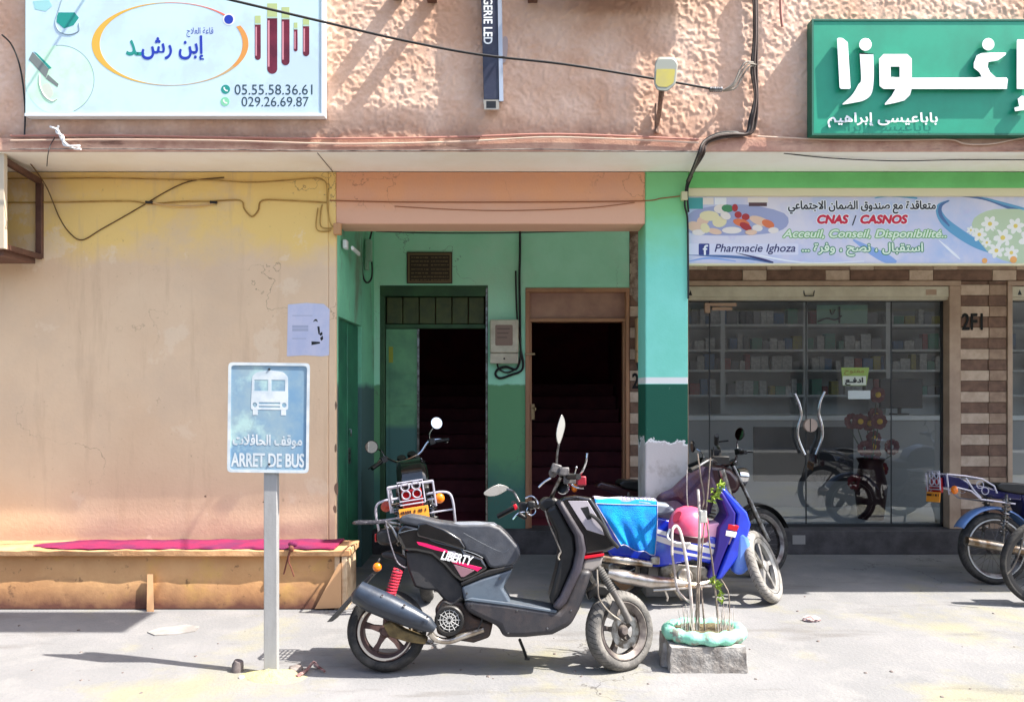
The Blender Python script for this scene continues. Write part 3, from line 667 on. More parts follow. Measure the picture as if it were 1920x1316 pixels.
b.m(2).tube([P(74, 140, YF), P(75, 160, YF), P(84, 180, YF), P(98, 190, YF), P(107, 186, YF)], .0045, 5, 4).pix(smooth2([(80, 160), (92, 158), (100, 176), (90, 186), (78, 178)], 3), YF - .0005, .002)
b.build('syringe_picture', [M_gprint, M_teal, mat('pale_skin_print', (200, 206, 190), .5)], ws)
b = MB(); b.m(0).pix([(62, 3), (92, 0), (98, 12), (86, 22), (66, 18)], YF, .003); b.m(1).pix([(108, 24), (140, 24), (148, 34), (138, 48), (120, 54), (106, 42)], YF, .003)
b.m(2).tube([P(116, 0, YF), P(110, 20, YF), P(104, 42, YF), P(112, 60, YF), P(132, 65, YF), P(148, 58, YF), P(148, 44, YF)], .004, 5, 5); b.build('gloved_hand_picture', [mat('pale_teal_print', (150, 200, 200), .5), M_teal, M_line], ws)
# green pharmacy sign
YG = U - .09
gs = thing('shop_sign', 'green pharmacy sign with large raised white Arabic letters', 'sign', tuple(P(1750, 250, YG)))
M_gs = mat('green_sign_panel', (6, 150, 116), .4, second=(5, 136, 104), scale=2)
b = MB(); p0 = P(1525, 40, YG); p1 = P(2240, 251, YG); b.box(p0.x, p1.x, YG, U - .004, p1.z, p0.z); b.build('panel', M_gs, gs, bevel=.004)
b = MB(); e = .012; b.box(p0.x - e, p0.x, YG - .006, U - .004, p1.z - e, p0.z + e); b.box(p0.x, p1.x, YG - .006, U - .004, p0.z, p0.z + e); b.box(p0.x, p1.x, YG - .006, U - .004, p1.z - e, p1.z); b.build('frame', mat('dark_green_edge', (10, 96, 74), .5), gs)
def zg(l): return [(1180 + x / 2.531, y / 2.531) for x, y in l]
def biglet(loops, name='raised_letter'):
    b = MB(); ls = [zg(l) for l in loops]; y0, y1 = YG - .04, YG - .012
    b.ext(ls if len(ls) > 1 else ls[0], lambda p: P(p[0], p[1], y0), lambda p: P(p[0], p[1], y1)); b.build(name, M_wl, gs, bevel=.002, seg=1, ang=30)
M_wl = mat('white_letter_acrylic', (240, 240, 240), .35)
biglet([[(985, 186), (992, 181), (1010, 183), (1036, 202), (1050, 418), (1045, 424), (1003, 424), (997, 415)]])
biglet([circ(1120, 213, 30, 28)])
biglet([smooth2([(1094, 262), (1096, 258), (1154, 260), (1158, 264), (1160, 330), (1158, 400), (1146, 452), (1112, 478), (1070, 488), (1018, 497), (1014, 492), (1048, 462), (1068, 436), (1088, 400), (1100, 378)], 3)])
biglet([[(1185, 280), (1206, 258), (1318, 258), (1340, 280), (1340, 370), (1640, 370), (1672, 366), (1660, 344), (1634, 324), (1634, 300), (1648, 264), (1672, 254), (1720, 252), (1788, 252), (1784, 264), (1750, 288), (1704, 296), (1700, 318), (1712, 344), (1740, 370), (1790, 370), (1796, 378), (1792, 424), (1340, 424), (1332, 452), (1306, 478), (1262, 490), (1212, 500), (1212, 492), (1244, 456), (1262, 424), (1206, 424), (1187, 410)], [(1240, 318), (1282, 318), (1282, 368), (1240, 368)]])
biglet([circ(1703, 212, 29, 28)])
biglet([[(1838, 196), (1842, 188), (1884, 190), (1892, 200), (1900, 424), (1838, 424)]])
biglet([[(1826, 512), (1850, 506), (1842, 470), (1862, 456), (1896, 462), (1894, 480), (1872, 478), (1872, 504), (1894, 506), (1892, 522), (1830, 530)]])
text(arabic('باباعيسى إبراهيم'), (1551, 213, 1756, 240), YG, M_wl, gs, proud=.012, fat=.6)
# banner over the pharmacy
YB = W + .04
bn = thing('banner', 'printed pharmacy banner with pills and flowers over the shop front', 'banner', tuple(P(1620, 497, YB)))
M_bn = mat('lilac_banner_vinyl', (210, 208, 226), .45, second=(180, 196, 226), scale=1.3, thr=(.42, .6)); layer(M_bn, (226, 220, 226), nmask(1.6, .5, .62, .8, 30)); layer(M_bn, (196, 170, 216), nmask(2.4, .6, .7, .5, 37))
b = MB(); p0 = P(1290, 369, YB); p1 = P(2300, 494, YB); b.box(p0.x, p1.x, YB, YB + .03, p1.z, p0.z); b.build('sheet', M_bn, bn)
b = MB(); b.box(p0.x - .015, p1.x, YB - .03, YB + .06, p0.z, P(0, 354, YB).z); b.box(p0.x, p1.x, YB - .012, YB + .04, P(0, 498, YB).z, p1.z); b.build('frame', mat('cream_metal_frame', (226, 216, 176), .5), bn, bevel=.004)
M_bw = mat('white_print', (238, 240, 242), .5); M_bk = mat('black_print', (28, 28, 34), .5); M_br = mat('crimson_print', (206, 20, 56), .5); M_bg = mat('lime_outline_print', (104, 172, 84), .5); M_bg2 = mat('green_outline_print', (64, 140, 96), .5); M_bgt = mat('pale_green_white_print', (226, 240, 214), .5); M_nav = mat('navy_print', (44, 42, 96), .5)
b = MB(); xy = random.Random(3)
b.m(0).pix(rect(1291, 371, 1318, 392), YB, .0012); b.m(1).pix(rect(1340, 371, 1362, 384), YB, .0012); b.m(2).pix(rect(1402, 371, 1440, 380), YB, .0012); b.m(7).pix(rect(1404, 380, 1438, 387), YB, .0012); b.m(2).pix(rect(1318, 371, 1338, 384), YB, .0012)
b.m(8).pix(smooth2([(1291, 402), (1330, 388), (1400, 384), (1470, 400), (1475, 425), (1440, 438), (1360, 442), (1291, 436)], 3), YB, .001)
pills = [(1302, 425, 22, 12, 3, .3), (1318, 414, 20, 12, 3, -.5), (1330, 405, 30, 12, 5, .05), (1352, 392, 22, 11, 2, 0), (1364, 391, 18, 9, 6, .1), (1378, 390, 9, 9, 4, 0), (1384, 403, 11, 8, 4, .2), (1349, 416, 22, 13, 5, -.15), (1398, 407, 12, 8, 4, 0), (1390, 418, 26, 9, 9, .25), (1398, 425, 20, 8, 4, .5), (1425, 415, 34, 10, 3, .35), (1440, 420, 20, 9, 9, .4), (1420, 428, 16, 8, 2, .1), (1372, 432, 30, 8, 2, 0), (1310, 436, 20, 7, 2, 0), (1340, 434, 22, 7, 3, .2), (1450, 432, 16, 7, 2, 0), (1322, 428, 16, 10, 5, .9), (1408, 436, 18, 6, 3, 0), (1360, 405, 16, 9, 2, .4)]
for i, (x, y, rx, ry, m_, ro) in enumerate(pills):
    ro = ro; pts = [(x + rx * .62 * math.cos(a) * math.cos(ro) - ry * .8 * math.sin(a) * math.sin(ro), y + rx * .62 * math.cos(a) * math.sin(ro) + ry * .8 * math.sin(a) * math.cos(ro)) for a in np.linspace(0, 6.28, 16)[:-1]]
    b.m(m_).pix(pts, YB, .0016 + .00035 * i)
b.build('pills_picture', [mat('teal_bottle_print', (70, 160, 160), .5), M_bw, mat('pale_pill_print', (236, 226, 214), .5), mat('peach_pill_print', (232, 196, 166), .5), mat('red_pill_print', (176, 48, 46), .5), mat('cream_pill_print', (232, 220, 170), .5), mat('green_pill_print', (70, 140, 90), .5), mat('dark_cap_print', (86, 56, 60), .5), mat('pill_shadow_print', (160, 166, 200), .5), mat('orange_pill_print', (226, 120, 70), .5)], bn, smooth=False)
b = MB()
def sw(b, pts, w0, w1, m_, th):
    p = spline([Vector((x, y, 0)) for x, y in pts], 6); n_ = len(p); l = []; r_ = []
    for i in range(n_):
        t = p[min(i + 1, n_ - 1)] - p[max(i - 1, 0)]; nn = Vector((-t.y, t.x, 0)).normalized(); u = i / (n_ - 1); ww = (w0 + (w1 - w0) * u) * (.25 + .75 * math.sin(math.pi * min(max(u, .06), .94)))
        l.append(tuple((p[i] + nn * ww)[:2])); r_.append(tuple((p[i] - nn * ww)[:2]))
    b.m(m_).pix(l + r_[::-1], YB, th)
sw(b, [(1778, 377), (1760, 388), (1768, 412), (1796, 436), (1840, 462), (1890, 478)], 5, 12, 0, .001); sw(b, [(1780, 376), (1764, 386), (1764, 404), (1780, 424)], 3, 4, 1, .0016)
sw(b, [(1800, 368), (1850, 374), (1900, 392), (1960, 414)], 2, 5, 1, .001); sw(b, [(1840, 370), (1890, 384), (1950, 400)], 2, 3, 0, .0014); sw(b, [(1640, 372), (1670, 366), (1720, 372)], 2, 4, 0, .001)
sw(b, [(1292, 478), (1340, 480), (1400, 484), (1450, 494)], 2, 3, 1, .001); sw(b, [(1380, 474), (1420, 484), (1450, 492)], 1, 3, 3, .0014); sw(b, [(1292, 490), (1330, 484), (1380, 490)], 2, 2, 2, .001)
sw(b, [(1600, 450), (1630, 468), (1660, 484), (1680, 493)], 5, 12, 2, .001); sw(b, [(1760, 450), (1780, 468), (1800, 486)], 1.5, 3, 4, .001); sw(b, [(1290, 460), (1360, 466), (1500, 492), (1620, 490)], 1, 2, 4, .0008)
b.build('swoosh_picture', [mat('sky_blue_print', (96, 160, 196), .5), mat('steel_blue_print', (80, 112, 160), .5), mat('soft_blue_print', (140, 170, 220), .5), M_nav, M_bw], bn, smooth=False)
b = MB(); rr_ = random.Random(8)
b.m(2).pix(smooth2([(1822, 420), (1850, 396), (1900, 392), (1960, 400), (1990, 440), (1970, 490), (1900, 493), (1850, 470)], 3), YB, .0012)
for i, (x, y, r_) in enumerate([(1836, 440, 14), (1856, 420, 16), (1880, 446, 18), (1904, 424, 16), (1868, 470, 15), (1930, 450, 20), (1850, 455, 10), (1896, 474, 14), (1960, 430, 20), (1820, 432, 8)]):
    for j in range(6):
        a = j * 1.047 + i; cx, cy = x + r_ * .55 * math.cos(a), y + r_ * .5 * math.sin(a)
        pts = [(cx + r_ * .5 * math.cos(q) * math.cos(a) - r_ * .3 * math.sin(q) * math.sin(a), cy + r_ * .5 * math.cos(q) * math.sin(a) + r_ * .3 * math.sin(q) * math.cos(a)) for q in np.linspace(0, 6.28, 11)[:-1]]
        b.m(0).pix(pts, YB, .0018 + .0004 * i + .00005 * j)
    b.m(1).pix(circ(x, y, r_ * .25, 10), YB, .0068)
b.m(3).pix(circ(1900, 487, 6.5, 14), YB, .0072); b.m(3).pix(circ(1846, 489, 5, 14), YB, .0072)
for x, y, a in ((1868, 436, .9), (1880, 460, 2.2), (1860, 446, 1.8)): b.m(2).pix([(x + 9 * math.cos(a + q) * (1 if q in (0, math.pi) else .35), y + 9 * math.sin(a + q) * (1 if q in (0, math.pi) else .35)) for q in (0, 1.57, math.pi, 4.71)], YB, .0076)
b.build('flowers_picture', [mat('white_petal_print', (240, 238, 226), .5), mat('yellow_centre_print', (232, 206, 96), .5), mat('soft_leaf_print', (192, 208, 170), .5), mat('orange_dot_print', (240, 170, 90), .5)], bn, smooth=False)
def outlined(body, r, m_, mo, fat, out_, shear=0, ar=False, space=1):
    s_ = arabic(body) if ar else body
    text(s_, r, YB, mo, bn, name='lettering_outline', proud=.0018, fat=fat + out_, shear=shear, space=space); text(s_, r, YB, m_, bn, proud=.0036, fat=fat, shear=shear, space=space)
outlined('متعاقدة مع صندوق الضمان الاجتماعي', (1478, 377, 1754, 401), M_bk, M_bw, .6, 1.8, ar=True)
outlined('CNAS', (1533, 404, 1590, 419), M_br, M_bw, 1.3, 1.7, .2); outlined('CASNOS', (1614, 404, 1701, 419), M_br, M_bw, 1.3, 1.7, .2); text('/', (1597, 404, 1606, 423), YB, M_bk, bn, proud=.003)
outlined('Acceuil, Conseil, Disponibilité..', (1468, 431, 1774, 450), M_bgt, M_bg, .6, 1.6, .25)
outlined('استقبال ، نصح ، وفرة ...', (1504, 456, 1730, 480), M_bgt, M_bg2, .7, 1.8, ar=True)
b = MB(); b.pix(rounded(rect(1291, 457, 1497, 478), 3), YB, .0014); b.build('name_strip', mat('pale_strip_print', (222, 222, 236), .5), bn)
text('Pharmacie Ighoza', (1340, 458, 1491, 477), YB, M_nav, bn, proud=.0032, shear=.25, fat=.3)
b = MB(); b.pix(rounded(rect(1310, 457, 1330, 478), 2), YB, .003); b.build('icon_square', mat('icon_blue', (50, 62, 130), .5), bn); text('f', (1318, 460, 1327, 478), YB, M_bw, bn, proud=.0045, fat=.5)
# vertical LED blade sign
YL = U - .09
ls = thing('blade_sign', 'narrow dark vertical sign in a silver case reading down the stucco wall', 'sign', tuple(P(920, 207, YL)))
b = MB(); q = lambda x, y, Y: P(x, y, Y)
b.add([q(899, -120, YL), q(931, -120, YL), q(936, 187, YL), q(907, 187, YL), q(899, -120, U), q(931, -120, U), q(936, 190, U), q(907, 190, U)], [(0, 1, 2, 3), (4, 5, 6, 7)[::-1], (0, 1, 5, 4), (1, 2, 6, 5), (2, 3, 7, 6), (3, 0, 4, 7)])
M_led = mat('navy_panel', (44, 46, 66), .4, second=(80, 82, 92), scale=5, thr=(.5, .75)); b.build('case', M_led, ls, bevel=.003)
M_silver = mat('silver_case', (186, 190, 198), .35, .5)
b = MB(); b.add([q(931.2, -120, YL - .006), q(939, -120, YL - .006), q(944, 190, YL - .006), q(936.2, 190, YL - .006), q(931.2, -120, U), q(939, -120, U), q(944, 192, U), q(936.2, 192, U)], [(0, 1, 2, 3), (7, 6, 5, 4), (0, 1, 5, 4), (1, 2, 6, 5), (2, 3, 7, 6), (3, 0, 4, 7)]); b.m(1)
b.add([q(906, 187.5, YL - .004), q(936, 187.5, YL - .004), q(936, 206, YL - .004), q(908, 206, YL - .004), q(906, 187.5, U), q(936, 187.5, U), q(936, 206, U), q(908, 206, U)], [(0, 1, 2, 3), (7, 6, 5, 4), (0, 1, 5, 4), (1, 2, 6, 5), (2, 3, 7, 6), (3, 0, 4, 7)]); b.m(2).pix(rect(912, 190, 930, 203), YL - .004, .003)
b.build('end_cap', [M_silver, mat('grey_end_cap', (150, 146, 138), .5), M_black], ls, bevel=.002)
text('ALGERIE LED', (907, -26, 923, 83), YL, M_wtext, ls, proud=.003, turn=1, fat=.5)
b = MB(); b.pix(smooth2([(944, 70), (952, 74), (950, 110), (942, 118), (940, 90)], 3), U - .012, .003); b.build('paint_smudge', mat('blue_smudge', (176, 160, 160), .9), ls)
# bus stop sign
YP = 4.455
bs = thing('bus_stop_sign', 'faded blue bus stop sign on a grey steel post in front of the ochre wall', 'bus stop sign', tuple(P(505, 1266, 4.465)))
tl = .012
def prot(x, y):
    cx, cy = 504, 784; return (cx + (x - cx) * math.cos(tl) - (y - cy) * math.sin(tl), cy + (x - cx) * math.sin(tl) + (y - cy) * math.cos(tl))
M_blue = mat('faded_blue_enamel', (112, 148, 176), .5, second=(146, 168, 176), scale=3.2, thr=(.4, .62)); layer(M_blue, (176, 206, 200), nmask(4, .56, .7, .8, 17)); layer(M_blue, (110, 116, 122), nmask(30, .66, .72, .8, 4)); layer(M_blue, (120, 128, 130), crackmask(6, .004, 3, .5))
b = MB(); ol = [prot(*p) for p in rounded(rect(427, 680, 580, 886), 8)]
b.ext(ol, lambda p: P(*p, YP - .004), lambda p: P(*p, YP + .012)); b.build('plate', M_blue, bs)
b = MB(); oi = [prot(*p) for p in rounded(rect(432.5, 685.5, 574.5, 880.5), 6)]
b.ext([ol, oi], lambda p: P(*p, YP - .009), lambda p: P(*p, YP - .0042)); b.build('border', mat('chalky_white_print', (206, 212, 214), .6, second=(180, 192, 198), scale=9), bs)
b = MB(); YPF = YP - .004; R_ = lambda l: [prot(*p) for p in l]
b.pix([R_(rounded([(472, 706), (480, 698), (505, 694), (530, 697), (539, 706), (540, 768), (470, 768)], 4)), R_(rect(476, 712, 502, 733)), R_(rect(508, 712, 534, 733)), R_(rect(485, 754, 525, 757.5)), R_(rect(485, 761, 525, 764)), R_(circ(477.5, 759, 4.5, 14)), R_(circ(532.5, 759, 4.5, 14))], YPF, .003)
b.pix(R_(rect(474, 768.2, 483, 778)), YPF, .003); b.pix(R_(rect(527, 768.2, 536, 778)), YPF, .003); b.build('bus_pictogram', mat('chalky_white_print', (206, 212, 214), .6, second=(180, 192, 198), scale=9), bs, smooth=False)
text(arabic('موقف الحافلات'), (437, 815, 566, 840), YPF, MATS['chalky_white_print'], bs, fat=.75, tilt=tl); text('ARRET DE BUS', (434, 850, 570, 875), YPF, MATS['chalky_white_print'], bs, fat=.8, tilt=tl)
b = MB(); b.box(P(493, 0, YP).x, P(518, 0, YP).x, YP + .0125, YP + .06, -.05, P(0, 700, YP).z)
M_post = mat('galvanised_post', (168, 168, 168), .6, .2, second=(146, 146, 144), scale=5, bump=.1, streak=True); layer(M_post, (150, 152, 130), nmask(4, .56, .7, .6, 13)); b.build('post', M_post, bs, bevel=.004)
b = MB()
for x, y in ((505, 692), (505, 870)): b.lathe([(.001, -.006), (.006, -.005), (.007, 0)], P(x, y, YPF), (0, 1, 0), 10)
b.build('bolt', M_steel, bs)
# poster taped to the wall
po = thing('poster', 'white plastic notice taped to the ochre wall above the bus sign', 'poster', tuple(P(577, 618, W)))
M_po = mat('pale_notice_sheet', (206, 206, 224), .35, second=(190, 196, 220), scale=6, bump=.3, bscale=12)
MB().pix([(540, 571), (575, 568), (607, 570), (618, 580), (617, 666), (604, 668), (572, 666), (538, 668)], W - .001, .004).build('sheet', M_po, po)
b = MB(); b.pix(smooth2([(587, 604), (590, 599), (594, 599), (596, 604), (593, 602), (590, 602)], 2), W - .0024, .0015); b.pix([(595, 612), (599, 612), (600, 624), (597, 627)], W - .0024, .0015); b.pix([(598, 626), (604, 622), (605, 627), (601, 630)], W - .0024, .0015); b.pix([(600, 634), (605, 629), (606, 636), (602, 639)], W - .0024, .0015); b.pix([(584, 640), (600, 641), (600, 644), (584, 647)], W - .0024, .0015); b.m(1)
for y, w_ in ((591, 38), (610, 30), (616, 30), (634, 26)): b.pix(rect(548, y, 548 + w_, y + (5 if y in (610, 616) else 1.5)), W - .0024, .001)
b.build('print', [M_black, mat('grey_blue_print', (170, 176, 196), .6)], po)
# dark plaque between the doors
pq = thing('plaque', 'dark brown engraved plaque over the left green door', 'plaque', tuple(P(805, 530, D)))
b = MB(); b.pix(rect(763, 473, 848, 532), D, .018); b.build('board', mat('dark_brown_board', (56, 40, 26), .5), pq, bevel=.003)
b = MB(); b.pix([rect(765, 475, 846, 530), rect(768, 478, 843, 527)], D - .018, .003); rr_ = random.Random(4); M_eng = mat('engraved_tan', (116, 96, 66), .6)
for y in (482, 489, 496, 504, 511, 518, 524):
    for half in (0, 1):
        x = 771 + half * 37
        while x < 771 + half * 37 + 32:
            l_ = rr_.uniform(2, 7); b.pix(rect(x, y, x + l_, y + 1.4 + rr_.random()), D - .018, .003); x += l_ + rr_.uniform(.8, 2)
b.build('engraving', M_eng, pq)
# house numbers painted on the cladding
hn = text('2F1', (1804, 588, 1842, 618), D - .007, mat('matt_black_print', (10, 10, 10), .8), None, name='house_number', fat=.9); tag(hn, 'black house number painted on the stone column beside the pharmacy', 'house number')
hn = text('25', (1186, 700, 1209, 728), D - .009, mat('matt_black_print', (10, 10, 10), .8), None, name='house_number', fat=.9); tag(hn, 'black house number on the clad strip under the small meter box', 'house number')

# ================================================================== METERS, LAMPS, CABLES
def meter(name_label, r, Y, col, hide=False):
    x0, y0, x1, y1 = r
    t = thing('meter_box', name_label, 'meter box', tuple(P((x0 + x1) / 2, y1, Y)))
    b = MB(); d_ = .11; h_ = y1 - y0; yl_ = y0 + h_ * .76
    a = P(x0, yl_, Y); c = P(x1, y0, Y); b.box(a.x, c.x, Y - d_, Y, a.z, c.z); b.build('case', col, t, bevel=.012)
    a = P(x0 + .5, y1, Y); c = P(x1 - .5, yl_, Y); b = MB().box(a.x, c.x, Y - d_ * .9, Y, a.z, c.z - .004); b.m(1).lathe([(.001, -.005), (.009, -.004), (.01, 0)], P((x0 + x1) / 2, (yl_ + y1) / 2, Y - d_ * .9), (0, 1, 0), 10); b.build('cover', [col, M_black], t, bevel=.006)
    w_ = x1 - x0; b = MB(); b.pix(rounded(rect(x0 + w_ * .18, y0 + h_ * .1, x1 - w_ * .2, y0 + h_ * .58), 3), Y - d_, .004); b.m(1)
    for i in range(3): b.pix(rect(x0 + w_ * .25, y0 + h_ * (.18 + .1 * i), x1 - w_ * (.3 + .05 * i), y0 + h_ * (.2 + .1 * i)), Y - d_ - .004, .001)
    b.build('window', [mat('brown_meter_window', (140, 112, 94), .3), mat('meter_print', (96, 76, 66), .5)], t)
M_met = mat('cream_meter_plastic', (206, 196, 172), .5, second=(184, 172, 150), scale=6)
meter('cream electricity meter box between the two recessed doors', (919, 601, 972, 682), D, M_met)
meter('cream meter box half hidden behind the mint pillar', (1190, 597, 1226, 680), D - .01, mat('tan_meter_plastic', (206, 168, 122), .5, second=(186, 148, 106), scale=6))
def cable(label, runs, r=.009, m_=None, n=6, k=6, name='cable', group=None):
    b = MB()
    for pts in runs: b.tube(pts, r, n, k)
    o = b.build(name, m_ or M_cable); tag(o, label, 'cable', group); return o
Yd = D - .02
cable('black cable from the beam down past the cream meter between the doors', [[P(975, 418, Yd), P(975, 470, Yd), P(974, 520, Yd), P(975, 590, Yd), P(976, 650, Yd), P(981, 680, Yd), P(977, 695, Yd), P(958, 703, Yd), P(938, 709, Yd), P(929, 702, Yd), P(934, 692, Yd), P(950, 688, Yd), P(968, 692, Yd), P(976, 672, Yd)]], .013)
cable('shorter black cable beside the long one, curling under the cream meter', [[P(967, 508, Yd - .01), P(968, 560, Yd - .01), P(971, 610, Yd - .01), P(976, 655, Yd - .01), P(972, 686, Yd - .01), P(952, 698, Yd - .01), P(936, 692, Yd - .01), P(932, 680, Yd - .01)]], .010)
cable('thin dark cable running along the top of the green recess wall', [[P(705, 434, D - .005), P(800, 437, D - .005), P(930, 437, D - .005), P(1080, 434, D - .005), P(1168, 432, D - .005)]], .005)
cable('black cable loop hanging on the left wall of the recess', [[P(676, 420, 7.2), P(677, 470, 7.2), P(680, 515, 7.25), P(688, 530, 7.3), P(697, 520, 7.35), P(697, 490, 7.35), P(692, 460, 7.35), P(698, 430, 7.4), P(700, 418, 7.4)]], .009)
cable('short cable under the small meter half behind the pillar', [[P(1194, 680, D - .05), P(1197, 692, D - .05), P(1204, 698, D - .05), P(1212, 690, D - .05)]], .008)
jb = MB().rbox(P(692, 470, 7.3) , (.05, .09, .2)).rbox(P(688, 495, 7.3), (.03, .06, .12)).build('junction_box', mat('grey_green_plastic', (140, 176, 150), .5), bevel=.006); tag(jb, 'small grey junction box on the recess wall by the cable loop', 'junction box')
jb = MB().rbox(P(648, 459, 6.35), (.03, .09, .07)).rbox(P(667, 471, 6.5), (.02, .3, .03)).build('junction_box', M_white, bevel=.004); tag(jb, 'small white junction box high on the left side of the recess', 'junction box')
jb = MB().rbox(P(633, 430, W - .03), (.06, .05, .09)).build('junction_box', mat('ochre_plastic', (190, 140, 92), .5), bevel=.006); tag(jb, 'ochre junction box at the top corner of the ochre wall', 'junction box')
# painted conduits on the ochre wall
Yw = W - .008
cable('ochre painted cable along the top of the ochre wall', [[P(-60, 336, Yw), P(30, 335, Yw), P(90, 335, Yw), P(200, 334, Yw), P(330, 337, Yw), P(400, 338, Yw), P(470, 342, Yw), P(540, 338, Yw), P(590, 334, Yw), P(608, 339, Yw), P(613, 352, Yw), P(614, 390, Yw), P(620, 420, Yw), P(630, 428, Yw)]], .005, M_cable3)
cable('second ochre painted cable crossing the wall below the first', [[P(-60, 379, Yw), P(20, 380, Yw), P(120, 379, Yw), P(240, 377, Yw), P(280, 382, Yw), P(340, 378, Yw), P(400, 377, Yw), P(450, 376, Yw), P(458, 392, Yw), P(472, 406, Yw), P(484, 395, Yw), P(492, 376, Yw), P(540, 376, Yw), P(612, 380, Yw)]], .006, M_cable3, k=5)
cable('pale joined cable ends sagging at the middle of the ochre wall', [[P(284, 380, Yw - .01), P(310, 384, Yw - .02), P(350, 386, Yw - .02), P(390, 384, Yw - .01), P(404, 379, Yw - .01)]], .006, mat('pale_cable', (196, 160, 110), .7))
b = MB()
for x in (279, 400): b.tube([P(x - 6, 379, Yw - .014), P(x + 7, 380, Yw - .014)], .011, 7)
o = b.build('cable_joint', M_cable); tag(o, 'black taped joints at both ends of the pale cable on the ochre wall', 'cable joint')
cable('long thin dark wire drooping in a wide V across the ochre wall', [[P(40, 285, W - .3), P(84, 345, W - .1), P(110, 405, Yw), P(130, 436, Yw), P(154, 450, Yw), P(190, 430, Yw), P(250, 396, Yw), P(320, 355, Yw), P(362, 339, Yw), P(420, 333, Yw)]], .0045, mat('brown_wire', (96, 68, 30), .7))
cable('ochre painted conduit dropping at the right end of the ochre wall', [[P(604, 384, Yw), P(601, 400, Yw), P(602, 425, Yw), P(622, 428, Yw)], [P(596, 390, Yw), P(594, 430, Yw), P(620, 433, Yw)]], .005, M_cable3)
cable('thin cable along the peach beam to the mint pillar', [[P(618, 376, W - .006), P(760, 379, W - .006), P(1000, 379, W - .006), P(1200, 377, W - .006), P(1240, 372, W - .012), P(1275, 368, W - .02)]], .0045, mat('rust_wire', (150, 92, 56), .7))
cable('slack wire sagging below the thin cable on the peach beam', [[P(740, 387, W - .005), P(850, 393, W - .005), P(960, 395, W - .005), P(1100, 390, W - .005), P(1190, 380, W - .005)]], .003, mat('rust_wire', (150, 92, 56), .7))
# cables along the foot of the stucco wall
Yu = U - .03
for i, (ys, r_, m_, lb) in enumerate((((255, 254, 258, 260, 257, 252, 254, 262), .007, mat('rose_cable', (176, 122, 108), .7), 'rose painted cable along the foot of the stucco wall'), ((264, 262, 264, 270, 266, 258, 260, 268), .006, mat('pale_rose_cable', (206, 178, 156), .7), 'pale cable just below the rose one at the foot of the stucco wall'), ((280, 279, 281, 283, 282, 280, 283, 284), .004, M_cable2, 'thin grey wire along the lower edge of the stucco wall'))):
    cable(lb, [[P(x, y, Yu - .012 * i) for x, y in zip((20, 200, 420, 640, 860, 1010, 1130, 1310), ys)]], r_, m_)
cable('thin rose wire under the green pharmacy sign', [[P(1420, 256, Yu), P(1560, 262, Yu), P(1690, 263, Yu), P(1780, 262, Yu), P(1810, 270, Yu), P(1860, 270, Yu), P(1930, 258, Yu), P(2040, 258, Yu)]], .005, mat('pale_rose_cable', (206, 178, 156), .7))
cable('dark strap cable dropping in front of the left sign edge', [[P(4, 66, U - .2), P(20, 82, U - .1), P(33, 110, U - .05), P(42, 150, U - .03), P(47, 205, U - .03), P(46, 254, U - .03)]], .006)
cable('twisted white cord hanging at the foot of the stucco wall', [[P(94, 238, Yu - .02), P(108, 244, Yu - .03), P(114, 258, Yu - .02), P(122, 268, Yu - .03), P(136, 278, Yu - .02), P(152, 280, Yu - .03)], [P(110, 236, Yu - .03), P(106, 248, Yu - .02), P(118, 256, Yu - .04), P(120, 272, Yu - .02), P(140, 274, Yu - .04), P(150, 274, Yu - .02)]], .008, M_white)
cable('thin wire hanging from the white cord over the cream soffit edge', [[P(103, 258, Yu - .02), P(95, 272, Yu - .02), P(90, 290, Yu - .03), P(88, 312, Yu + .2)]], .003)
# suspension cable and cable bundle beside the green sign
span = [P(380, -12, 5.0), P(600, 40, 5.25), P(760, 77, 5.35), P(900, 103, 5.4), P(1060, 121, 5.45), P(1220, 147, 5.5), P(1330, 166, 5.52)]
cable('long black overhead cable sloping across the stucco wall', [span], .0085)
b = MB()
for i in range(6): p = P(1332 + i * 4, 168, 5.52); b.lathe([(.014, -.006), (.02, -.006), (.02, .006), (.014, .006)], p, (1, 0, -.1), 14, closed=True)
o = b.build('cable_clamp', M_steel); tag(o, 'coiled steel clamp at the end of the overhead cable', 'clamp')
bund = []
rr_ = random.Random(11)
for i in range(5):
    o_ = (i - 2) * 2.6; Yi = U - .03 - .014 * (i % 3)
    bund.append([P(1415 + o_ * .8, -60, Yi), P(1417 + o_ * .6, 60, Yi), P(1414 + o_, 130, Yi), P(1418 + o_ * .5, 180, Yi), P(1412 + o_ * 1.3, 225, Yi), P(1404 + o_, 250, Yi), P(1375, 252 + o_ * .8, Yi), P(1345, 256 + o_, Yi), P(1322 + o_ * .6, 268 + o_ * .4, Yi), P(1314 + o_, 290, Yi), P(1300 + o_ * .4, 318, U + .2), P(1290 + o_ * .4, 340, W - .04)])
for i, mm in enumerate((M_cable, M_cable2, mat('brown_bundle', (70, 54, 46), .6), M_cable2, mat('brown_bundle', (70, 54, 46), .6))):
    cable(('black', 'pale grey', 'brown', 'grey', 'dark brown')[i] + ' cable of the bundle dropping beside the green sign', [bund[i]], .0085, mm, group='bundled cables beside the green sign')
cable('black cables dropping down the right edge of the mint pillar', [[P(1290, 335, W - .05), P(1286, 355, W - .04), P(1284, 385, W - .03), P(1289, 410, W - .02), P(1290, 470, W - .02), P(1290.5, 560, W - .02)], [P(1298, 330, W - .05), P(1290, 350, W - .04), P(1289, 372, W - .04), P(1291, 398, W - .02)]], .008)
